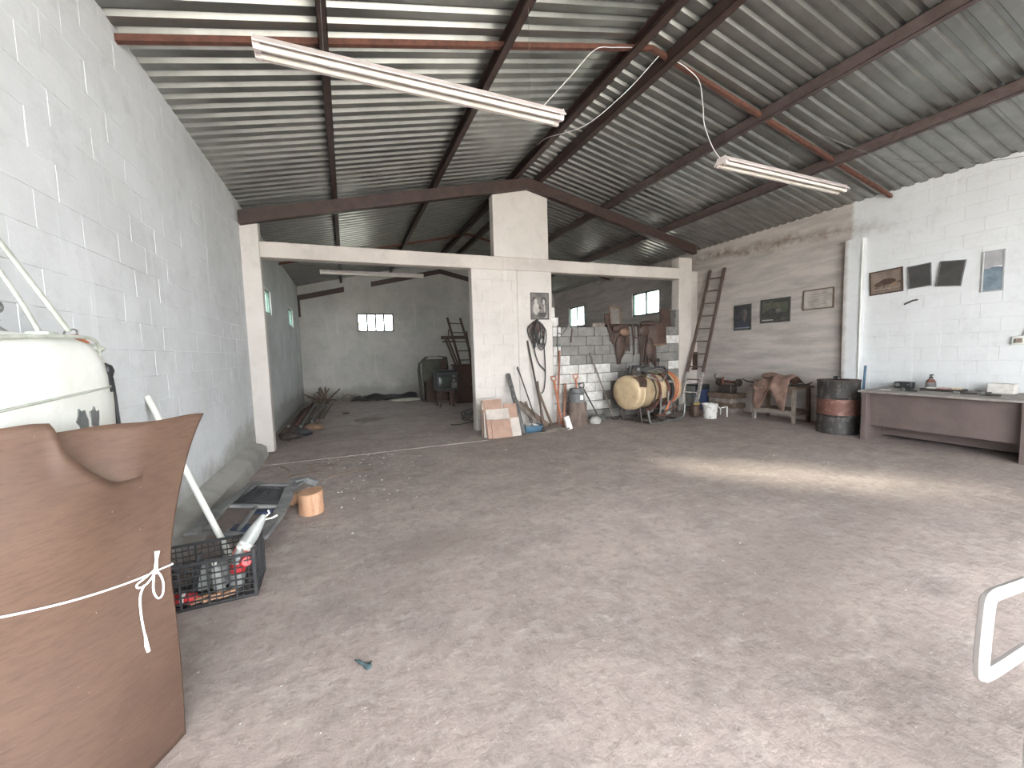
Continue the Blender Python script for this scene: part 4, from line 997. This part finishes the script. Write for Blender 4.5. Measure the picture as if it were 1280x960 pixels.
mb.build('shelf_box', LEATH, t, smooth=False)
MB().box(8.02, 8.07, 7.78, 7.83, .97, 1.18).build('candle', PAPER, t, bevel=.01)

# ------------------------------------------------------------------ saddle stand table, drum, desk
t = thing('work_table', 'small rough wooden table standing against the right wall', 'table', (7.95, 5.42, 0))
TX0, TX1, TY0, TY1 = 7.72, 8.20, 5.00, 5.86
for x in (TX0+.03, TX1-.03):
    for y in (TY0+.03, TY1-.03): MB().bar((x, y, 0), (x, y, .66), .055, .055).build('leg', WOODG if x < 8 else WOODO, t, bevel=.004)
MB().box(TX0+.01, TX0+.04, TY0+.06, TY1-.06, .15, .24).build('stretcher', WOODG, t); MB().box(TX1-.04, TX1-.01, TY0+.06, TY1-.06, .15, .24).build('stretcher', WOODO, t)
MB().box(TX0+.06, TX1-.06, TY0+.01, TY0+.04, .15, .22).build('stretcher', WOODO, t); MB().box(TX0+.06, TX1-.06, TY1-.04, TY1-.01, .15, .22).build('stretcher', WOODO, t)
MB().box(TX0-.02, TX1+.02, TY0-.04, TY1+.04, .66, .70).build('table_top', WOODO, t, bevel=.004)
MB().box(TX0+.01, TX0+.03, TY0+.06, TY1-.06, .54, .66).build('apron', WOODO, t)
t = thing('canvas_cover', 'crumpled dusty brown canvas draped over the rough table', 'canvas', (7.95, 5.45, .70))
def cnv(u, v):
    y = 5.12+.66*u; x = 7.64+.54*v
    z = .72+.17*sin(pi*v)**.7*(.75+.3*sin(u*4.2+.5))+.02*sin(u*17)+.015*sin(v*13+u*6)
    if v < .22: z -= (.22-v)*(1.4+.9*sin(u*8.2+1.0)); x -= .02
    return V(x, y, z)
MB().grid(cnv, 26, 18).build('canvas_body', CANVAS, t, solid=.008)
MB().grid(lambda u, v: V(7.66+.20*v, 5.50+.30*u+.10*v, .78+.06*sin(pi*v)-.24*(1-v)*(.6+.4*sin(u*3))), 10, 8).build('canvas_flap', CANVAS, t, solid=.008)
MB().ell((7.98, 5.66, .87), (.17, .16, .07), 12, jit=.12).build('canvas_hump', CANVAS, t)
for s, y in ((-1, 5.0), (1, 5.9)):
    tt = thing('dark_horn', 'dark pointed iron prong on the table end '+('beside the drum' if s < 0 else 'away from the drum'), 'prong', (7.80, y, .70))
    MB().tube(smooth_pts([(7.80, y-s*.12, .725), (7.80, y, .735), (7.80, y+s*.14, .75), (7.80, y+s*.26, .80)], 4), [.022]*5+[.018]*4+[.012]*3+[.005], 8).build('prong_bar', IRON, tt)
    MB().tube(smooth_pts([(7.86, y-s*.10, .725), (7.88, y+s*.05, .735), (7.87, y+s*.18, .745)], 4), [.02]*4+[.012]*4+[.006], 8).build('prong_bar', IRON, tt)
t = thing('steel_drum', 'upright oil drum, smudged black with a rusty red middle band', 'drum', (7.62, 4.22, 0))
r = .29
MB().lathe([(0, 0), (r, 0), (r+.006, .01), (r, .02), (r, .285), (r+.014, .30), (r, .315)], 40).build('lower_band', DRUMK, t, local=True)
MB().lathe([(r, .315), (r, .575)], 40).build('middle_band', DRUMR, t, local=True)
MB().lathe([(r, .575), (r+.014, .59), (r, .605), (r, .86), (r+.008, .87), (r+.004, .882)], 40).build('upper_band', DRUMK, t, local=True)
MB().lathe([(r+.004, .878), (r+.010, .885), (r-.006, .885), (r-.008, .865), (0, .865)], 40).build('drum_lid', RUSTROD, t, local=True)
t = thing('tool_holder', 'flat black tool lying on the drum lid', 'tool', (7.62, 4.12, .865))
MB().box(7.50, 7.74, 3.98, 4.22, .866, .90).build('tool_body', IRON, t, bevel=.01)
MB().box(7.50, 7.58, 4.16, 4.24, .90, .95).build('tool_knob', DARK, t, bevel=.01)
rod('blue_stick', 'blue stick standing in the corner of the pilaster behind the desk', 'stick', (8.10, 4.14, .01), (8.20, 4.14, 1.10), .018, BLUE)

t = thing('office_desk', 'wide brown desk with a full modesty panel against the right wall', 'desk', (7.8, 2.98, 0))
DX0, DX1, DY0, DY1, DH = 7.33, 8.25, 2.06, 3.84, .76
MB().box(DX0+.0, DX1, DY1-.17, DY1-.10, 0, DH-.03).build('end_panel', DESK, t, bevel=.006)
MB().box(DX0+.0, DX1, DY0, DY0+.07, 0, DH-.03).build('end_panel', DESK, t, bevel=.006)
MB().box(DX0+.10, DX0+.125, DY0+.07, DY1-.17, .22, DH-.03).build('modesty_panel', DESK, t)
MB().box(DX1-.50, DX1, DY0+.07, DY1-.17, .05, DH-.03).build('drawer_unit', DESK, t)
MB().box(DX0-.02, DX1+.08, DY0-.02, DY1-.06, DH-.03, DH).build('desk_top', DESKT, t, bevel=.004)
def P3(name, label, cat, x, y): return thing(name, label, cat, (x, y, DH))
t = P3('table_radio', 'small black radio on the desk', 'radio', 8.12, 3.58)
MB().box(8.06, 8.18, 3.46, 3.68, DH, DH+.10).build('radio_case', DARK, t, bevel=.015)
MB().cyl((8.05, 3.63, DH+.05), (8.07, 3.63, DH+.05), .03, n=14).build('speaker', DGREY, t); MB().cyl((8.05, 3.50, DH+.06), (8.07, 3.50, DH+.06), .012, n=10).build('dial', STEEL, t)
t = P3('spray_bottle', 'dark squat bottle with a pump top on the desk', 'bottle', 8.14, 3.27)
MB().lathe([(0, 0), (.055, 0), (.06, .02), (.058, .09), (.05, .12), (.03, .15), (.022, .165), (0, .165)], 16).build('bottle_body', DGREY, t, local=True)
MB().lathe([(.055, .095), (.052, .125), (.032, .152), (0, .153)], 16).build('red_shoulder', RUSTROD, t, local=True)
MB().lathe([(.022, .165), (.022, .19), (.012, .19), (.012, .21), (0, .21)], 12).build('pump_neck', DARK, t, local=True)
MB().box(-.02, .05, -.012, .012, .205, .225).build('nozzle', DARK, t, local=True, bevel=.004)
tag(MB().box(7.86, 8.12, 2.86, 3.28, DH, DH+.035).build('tool_tray', IRON, bevel=.008), 'flat dark metal tray of odds and ends on the desk', 'tray')
for k, (x, y, a, lab, mt_) in enumerate(((7.95, 3.18, .1, 'white', PAPER), (7.95, 3.05, -.2, 'pinkish', M('pink_paper', (.5, .3, .27), .8)), (8.0, 2.93, .3, 'cream', CREAM))):
    tag(MB().box(-.06, .06, -.05, .05, 0, .012, Matrix.Translation((x, y, DH+.036)) @ Matrix.Rotation(a, 4, 'Z')).build('paper_packet', mt_), lab+' paper packet on the dark tray of the desk', 'packet')
tag(MB().box(7.55, 7.65, 3.52, 3.62, DH, DH+.008).build('paper_slip', PAPER), 'loose white paper slip on the desk corner by the drum', 'paper')
tag(MB().box(8.06, 8.20, 2.42, 2.66, DH, DH+.13).build('carton', PAPER, bevel=.003), 'small pale carton on the desk against the wall', 'carton')
random.seed(11)
for k, (x, y, l) in enumerate(((7.62, 3.3, .2), (7.72, 2.75, .22), (7.9, 2.62, .18), (7.66, 2.5, .2), (7.85, 3.42, .16))):
    a = random.uniform(0, pi); dx, dy = cos(a)*l/2, sin(a)*l/2
    tt = thing('hand_tool', ['dark spanner by the paper slip on the desk', 'dark hand tool in front of the tray on the desk', 'short dark tool between tray and carton on the desk', 'dark hand tool on the bare end of the desk', 'dark tool beside the radio on the desk'][k], 'tool', (x, y, DH))
    MB().bar((x-dx, y-dy, DH+.012), (x+dx*.4, y+dy*.4, DH+.012), .022, .02).build('tool_handle', IRON if k % 2 else DARK, tt, bevel=.004)
    MB().bar((x+dx*.4, y+dy*.4, DH+.012), (x+dx, y+dy, DH+.016), .045, .024).build('tool_jaw', STEEL, tt, bevel=.004)

# ------------------------------------------------------------------ pictures on the right wall (wall normal -x)
RZ = -pi/2     # local -y (front) turns to -x
def wp(name, label, y0, y1, z0, z1, frame, field, **k):
    return picture(name, label, abs(y1-y0), z1-z0, (XR-.004, (y0+y1)/2, z0), RZ, frame, field, **k)
FACE = M('portrait_face', (.17, .145, .13), .6, col2=(.11, .095, .088), scale=16)
FACE2 = M('portrait_shade', (.10, .088, .08), .6)
wp('portrait_picture', 'dark framed portrait of a face nearest the ladder', 6.37, 6.80, 1.85, 2.42, PRINTD, M('portrait_dark', (.06, .058, .06), .5, col2=(.035, .036, .042), scale=8), fw=.02,
   marks=[('e', .04, .24, .36, .20, M('portrait_coat', (.05, .055, .075), .6)), ('e', .12, .68, .20, .19, PRINTD), ('e', .12, .42, .07, .10, FACE), ('e', .13, .63, .145, .17, FACE), ('e', .05, .62, .06, .13, FACE2), ('b', .085, .65, .03, .008, PRINTD), ('b', .19, .65, .03, .008, PRINTD), ('e', .14, .58, .02, .045, FACE2), ('b', .14, .515, .045, .006, PRINTD), ('b', 0, .09, .42, .022, PRINTB)])
wp('landscape_picture', 'dark green framed group picture between the portrait and the certificate', 5.52, 6.15, 1.965, 2.46, PRINTD, PRINTG, fw=.035,
   marks=[('b', 0, .72, .42, .12, M('olive_sky', (.12, .12, .095), .6)), ('e', -.1, .50, .14, .10, PRINTD), ('e', .12, .48, .10, .09, BW1), ('e', .30, .52, .10, .2, M('moss', (.10, .115, .085), .6)), ('b', 0, .3, .42, .1, PRINTD), ('b', -.25, .115, .2, .02, BWL)])
INK = M('faded_ink', (.30, .265, .235), .7)
wp('certificate', 'framed paper certificate with lines of writing', 4.73, 5.28, 2.15, 2.53, WOODO, M('cert_paper', (.44, .40, .36), .7), fw=.022,
   marks=[('b', .0, .76, .30, .018, INK), ('b', .0, .64, .33, .010, INK), ('b', .02, .55, .30, .010, INK), ('b', .0, .46, .33, .010, INK), ('b', -.02, .37, .28, .010, INK), ('b', .15, .24, .12, .018, INK), ('b', -.2, .24, .10, .010, INK)])
wp('sepia_painting', 'tilted sepia landscape painting beside the two dark square pictures', 3.73, 4.18, 2.29, 2.68, LEATH, M('sepia_sky', (.22, .17, .14), .6, col2=(.15, .115, .095), scale=5), fw=.02, rollv=-.05,
   marks=[('b', 0, .30, .44, .16, PRINTS), ('e', .05, .50, .25, .13, LEATH), ('e', -.22, .42, .12, .10, LEATH), ('b', .0, .20, .40, .03, SKIN), ('e', .28, .38, .1, .06, LEATH2)])
wp('dark_picture', 'square dark grey picture hung next to the sepia painting', 3.39, 3.67, 2.325, 2.675, DGREY, M('panel_dark', (.065, .062, .06), .6), fw=.012, rollv=-.06)
wp('dark_picture', 'square dark grey picture hung crookedly nearest the tall blue print', 3.07, 3.35, 2.29, 2.66, DGREY, M('panel_dark2', (.07, .067, .064), .6), fw=.012, rollv=.12)
wp('tall_picture', 'tall pale blue print with a silver edge above the desk end', 2.655, 2.865, 2.15, 2.705, SILV, SILV, fw=.012,
   marks=[('b', .02, .30, .44, .27, PRINTB), ('e', .22, .62, .20, .06, WHITE), ('e', .1, .55, .3, .05, PRINTB), ('b', .05, .72, .40, .1, SILV), ('b', -.45, .5, .03, .48, WHITE)])
t = thing('wall_nail', 'dark slanted iron peg in the wall under the dark square pictures', 'peg', (XR-.03, 3.62, 2.12))
MB().tube([(XR+.01, 3.55, 2.14), (XR-.03, 3.60, 2.13), (XR-.04, 3.70, 2.08)], .012, 6).build('peg', IRON, t)
t = thing('socket_outlet', 'pale wall socket with a grey plug and cable above the desk end', 'socket', (XR-.05, 2.47, 1.40))
MB().box(XR-.045, XR+.002, 2.40, 2.54, 1.41, 1.52).build('socket_box', WHITE, t, bevel=.008)
MB().box(XR-.085, XR-.045, 2.44, 2.50, 1.43, 1.49).build('plug', SKIN, t, bevel=.008)
MB().tube(smooth_pts([(XR-.03, 2.46, 1.50), (XR-.012, 2.42, 1.70), (XR-.012, 2.43, 2.2), (XR-.012, 2.42, 3.4)], 4), .007, 6).build('cable', DGREY, t)

CHW = M('chalky_white', (.50, .475, .46), .6, col2=(.42, .40, .385))
# ------------------------------------------------------------------ white tubular armchair at the right edge
t = thing('tubular_armchair', 'white tubular metal armchair with looped arms, only an arm in view', 'armchair', (2.05, .42, 0))
def armloop(yo):
    pts = [(1.56, .79), (1.585, .805), (1.72, .795), (2.10, .77), (2.30, .76), (2.33, .72), (2.33, .64), (2.30, .60), (2.1, .58), (1.72, .575), (1.575, .58), (1.55, .60), (1.55, .69)]
    return [V(x, yo, z) for x, z in pts]
for yo in (.49, -.02):
    MB().tube(smooth_pts(armloop(yo)+armloop(yo)[:1], 3)[:-1], .016, 8, True).build('arm_loop', CHW, t)
    MB().tube([(1.92, yo, .02), (1.90, yo, .585)], .016, 8).build('leg', CHW, t)
    MB().tube([(2.44, yo, .02), (2.32, yo, .62), (2.44, yo, 1.0)], .016, 8).build('leg', CHW, t)
rbox((2.13, .235, .44), (.23, .235, .03), .4, 20).build('seat', GREYV, t)
MB().box(1.90, 2.36, -.02, .0, .40, .43).build('seat_rail', CHW, t); MB().box(1.90, 2.36, .47, .49, .40, .43).build('seat_rail', CHW, t)
rbox((2.40, .235, .83), (.03, .235, .16), .4, 20).build('backrest', GREYV, t)

# ------------------------------------------------------------------ rear room
random.seed(21)
for k in range(16):
    x = -1.30+.045*k; y0 = 8.75+random.uniform(0, 1.2)+.10*k; L = random.uniform(2.6, 4.6); dx = random.uniform(-.10, .12)
    z0 = .025+.03*(k % 3); y1 = min(y0+L, 15.2)
    x1 = max(-1.34, x+dx)
    r = random.choice((.016, .022, .03))
    mt_ = random.choice((RUSTROD, WOODO, STEEL, WOODG, IRON))
    o = MB().cyl((x, y0, z0+r-.02), (x1, y1, z0+r-.02+.02*(k % 2)), r, n=8).build('scrap_rod', mt_)
    tag(o, {'rusty_angle_iron': 'rusty reddish', 'old_wood': 'dark wooden', 'dull_steel': 'dull steel', 'grey_wood': 'grey wooden', 'dark_iron': 'black iron'}[mt_.name]+(' thick' if r > .025 else ' slim' if r < .02 else '')+' rod in the pile along the rear left wall', 'rod', 'scrap rods along the rear left wall')
for k, (x, y, mt_, lab) in enumerate(((-1.05, 8.45, IRON, 'greenish black crumpled scrap at the near end of the rod pile'), (-.72, 9.3, LEATH2, 'brown lump of scrap beside the rod pile'), (-.9, 8.75, DARK, 'black rag lying across the rod ends'))):
    tag(MB().ell((x, y, .075), (.20, .14, .075), 12, jit=.25).build('scrap_lump', mt_), lab, 'scrap')
def brush(name, label, c, n, rad, mat, kindr=.008):
    t = thing(name, label, 'brushwood', c)
    for k in range(n):
        a = random.uniform(0, 2*pi); p = V(*c)+V(random.uniform(-1, 1)*rad[0], random.uniform(-1, 1)*rad[1], .02)
        q = p+V(random.uniform(-.5, .5), random.uniform(-.3, .3), random.uniform(.02, rad[2]))
        MB().tube([p, p.lerp(q, .5)+V(0, 0, .04), q], kindr, 5).build('branch', mat, t)
brush('brushwood_heap', 'heap of dark branches in the rear left corner', (-.75, 14.6, 0), 26, (.15, .35, .55), WOODO, .02)
brush('brushwood_heap', 'low scatter of thin sticks at the foot of the far gable wall', (.05, 14.9, 0), 18, (.5, .3, .25), WOODG, .014)
mb = MB(); mb.grid(lambda u, v: V(.05+2.15*u+.1*v, 14.3+.9*v+.12*sin(u*5), .035+.10*v*v+.03*sin(u*11+v*4)+.02*sin(u*23)), 40, 8)
tag(mb.build('black_plastic_sheet', BLKSH, solid=.01), 'crumpled black plastic sheet along the foot of the gable wall', 'plastic sheet')
mb = MB().ell((1.78, 13.75, .045), (.52, .42, .045), 20, jit=.05)
tag(mb.build('flat_sack', M('dirty_white_cloth', (.72, .69, .60), .9, col2=(.52, .49, .42), scale=6)), 'flattened dirty white sack on the rear floor', 'sack')
tag(MB().lathe([(0, 0), (.36, 0), (.36, .01), (.33, .012), (0, .012)], 28, Matrix.Translation((.42, 10.15, .007))).build('manhole_cover', WOODG), 'flat round drain cover in the rear floor', 'drain cover')
tag(MB().lathe([(0, 0), (.09, 0), (.08, .02), (0, .025)], 12, Matrix.Translation((-.1, 11.6, .013))).build('small_lid', IRON), 'small dark lid lying on the rear floor', 'lid')
t = thing('cable_coil', 'loose coil of black cable on the rear floor behind the pillar', 'cable', (2.45, 8.6, .012))
hp = []
for k in range(60):
    a = k*.45; r = .22+.05*sin(k*.9); hp.append(V(2.50+r*cos(a), 8.6+.5*r*sin(a)+.1*sin(k), .03+.22*abs(sin(k*.31))))
MB().tube(smooth_pts([(1.95, 8.3, .03), (2.1, 8.2, .03)]+hp, 2), .012, 6).build('cable', DARK, t)
# stool with old television
t = thing('wooden_stool', 'dark wooden stool carrying the old television', 'stool', (2.55, 11.5, .012))
for sx in (-1, 1):
    for sy in (-1, 1): MB().bar((2.57+sx*.19, 11.5+sy*.17, .012), (2.57+sx*.17, 11.5+sy*.15, .44), .05, .05).build('leg', LEATH, t)
MB().box(2.36, 2.78, 11.31, 11.69, .44, .48).build('seat', LEATH, t, bevel=.006)
for z in (.16, .30): MB().box(2.39, 2.75, 11.33, 11.35, z, z+.03).build('stretcher', LEATH, t)
t = thing('television', 'old dark television set with a greenish screen on the stool', 'television', (2.57, 11.5, .48))
MB().box(2.28, 2.90, 11.26, 11.70, .48, 1.02).build('case', DARK, t, bevel=.02)
MB().grid(lambda u, v: V(2.32+.36*u, 11.258-.02*sin(pi*u)*sin(pi*v), .55+.36*v), 8, 8).build('screen', M('dead_screen', (.05, .065, .06), .25), t, solid=.006)
for k in range(2): MB().cyl((2.78, 11.24, .88-.12*k), (2.78, 11.262, .88-.12*k), .035, n=14).build('knob', STEEL, t)
MB().box(2.72, 2.86, 11.252, 11.262, .55, .70).build('grille', DGREY, t)
t = thing('metal_tray', 'pale dusty metal tray on top of the television', 'tray', (2.6, 11.46, 1.02))
MB().lathe([(0, 1.022), (.22, 1.022), (.30, 1.06), (.305, 1.06), (.225, 1.02)], 24, Matrix.Translation((2.60, 11.46, 0))).build('tray_body', STEEL, t)
t = thing('cupboard', 'dark reddish wooden cupboard behind the pillar', 'cupboard', (3.55, 12.1, .0))
WR_ = M('reddish_wood', (.085, .045, .038), .6, col2=(.055, .032, .028), scale=4, st=(1, 1, .3))
MB().box(3.02, 4.05, 11.85, 12.35, .02, 1.15).build('carcass', WR_, t, bevel=.006)
for k in range(2):
    d_ = MB().box(3.05+.5*k, 3.52+.5*k, 11.83, 11.85, .08, 1.10).build('door', WR_, t, bevel=.004)
    MB().ell((3.47+.13*k, 11.815, .58), (.025, .02, .025), 8).build('knob', STEEL, d_)
MB().box(2.98, 4.09, 11.80, 12.38, 1.15, 1.19).build('cupboard_top', WR_, t, bevel=.006)
ladder('short_ladder', 'short dark ladder standing on the cupboard against the far wall', (3.20, 12.05, 1.19), (3.62, 12.05, 1.19), (2.90, 12.25, 2.62), (3.30, 12.25, 2.60), 5, .045, LEATH)
t = thing('chair_frame', 'upturned dark wooden chair piled on the cupboard', 'chair', (3.1, 11.95, 1.19))
for x in (2.72, 2.80): MB().bar((x+.30, 11.95, 1.19), (x, 11.95, 2.02), .05, .05).build('leg', LEATH, t)
MB().bar((2.62, 11.95, 2.0), (3.40, 11.95, 2.0), .06, .10).build('seat_rail', LEATH, t); MB().bar((2.65, 11.90, 1.88), (3.05, 11.90, 1.88), .10, .05).build('seat', LEATH, t)
MB().bar((2.84, 11.95, 2.0), (2.86, 11.95, 2.25), .03, .03).build('spindle', LEATH, t); MB().bar((3.50, 11.95, 1.19), (3.40, 11.95, 2.18), .05, .05).build('leg', LEATH, t)
t = thing('tarp_covered_crate', 'olive tarpaulin draped over a tall box beside the television', 'tarpaulin', (2.65, 13.2, .012))
def trp(u, v):
    y = 12.95+.5*u; prof = [(2.20, .02), (2.16, .5), (2.12, 1.0), (2.14, 1.22), (2.40, 1.44), (2.75, 1.46), (3.0, 1.42), (3.02, 1.0), (3.02, .02)]
    f = v*8; i = min(int(f), 7); a, b = prof[i], prof[i+1]; k = f-i
    return V(a[0]+(b[0]-a[0])*k+.02*sin(u*12+v*9), y+.03*sin(v*11), max(.014, a[1]+(b[1]-a[1])*k))
MB().grid(trp, 8, 32).build('tarp', TARP, t, solid=.01)
MB().box(2.30, 2.98, 12.97, 13.40, .014, 1.36).build('box', LEATH, t)
MB().grid(lambda u, v: V(2.19+.60*u, 12.93+.02*sin(u*14), 1.36-(.75-.35*u)*v), 10, 6).build('tarp_front', TARP, t, solid=.01)

# ------------------------------------------------------------------ greenery outside the windows
random.seed(5)
def shrub(loc, rad, n, label):
    t = thing('shrub', label, 'shrub', loc); mb = MB()
    for k in range(n):
        th, ph = random.uniform(0, 2*pi), math.acos(random.uniform(-1, 1)); r = random.uniform(.55, 1)**.5
        c = V(loc[0]+rad[0]*r*sin(ph)*cos(th), loc[1]+rad[1]*r*sin(ph)*sin(th), loc[2]+rad[2]*(1+r*cos(ph)))
        a = V(random.uniform(-1, 1), random.uniform(-1, 1), random.uniform(-1, 1)).normalized()*.12; b = a.cross(V(.3, .5, .8)).normalized()*.05
        mb.add([c-a, c+b, c+a, c-b], [(0, 1, 2, 3)])
    tag(mb.build('foliage', LEAF, t), kind='stuff')
    MB().tube([(loc[0], loc[1], -.03), (loc[0]+.05, loc[1], loc[2]+rad[2])], .08, 8).build('stem', WOODO, t)
shrub((-.45, 18.6, 0), (1.15, .8, 2.0), 1800, 'leafy yellow-green shrub outside the gable window')
shrub((12.5, 11.6, 0), (1.2, 1.6, 2.2), 700, 'leafy shrub outside the window above the harness')
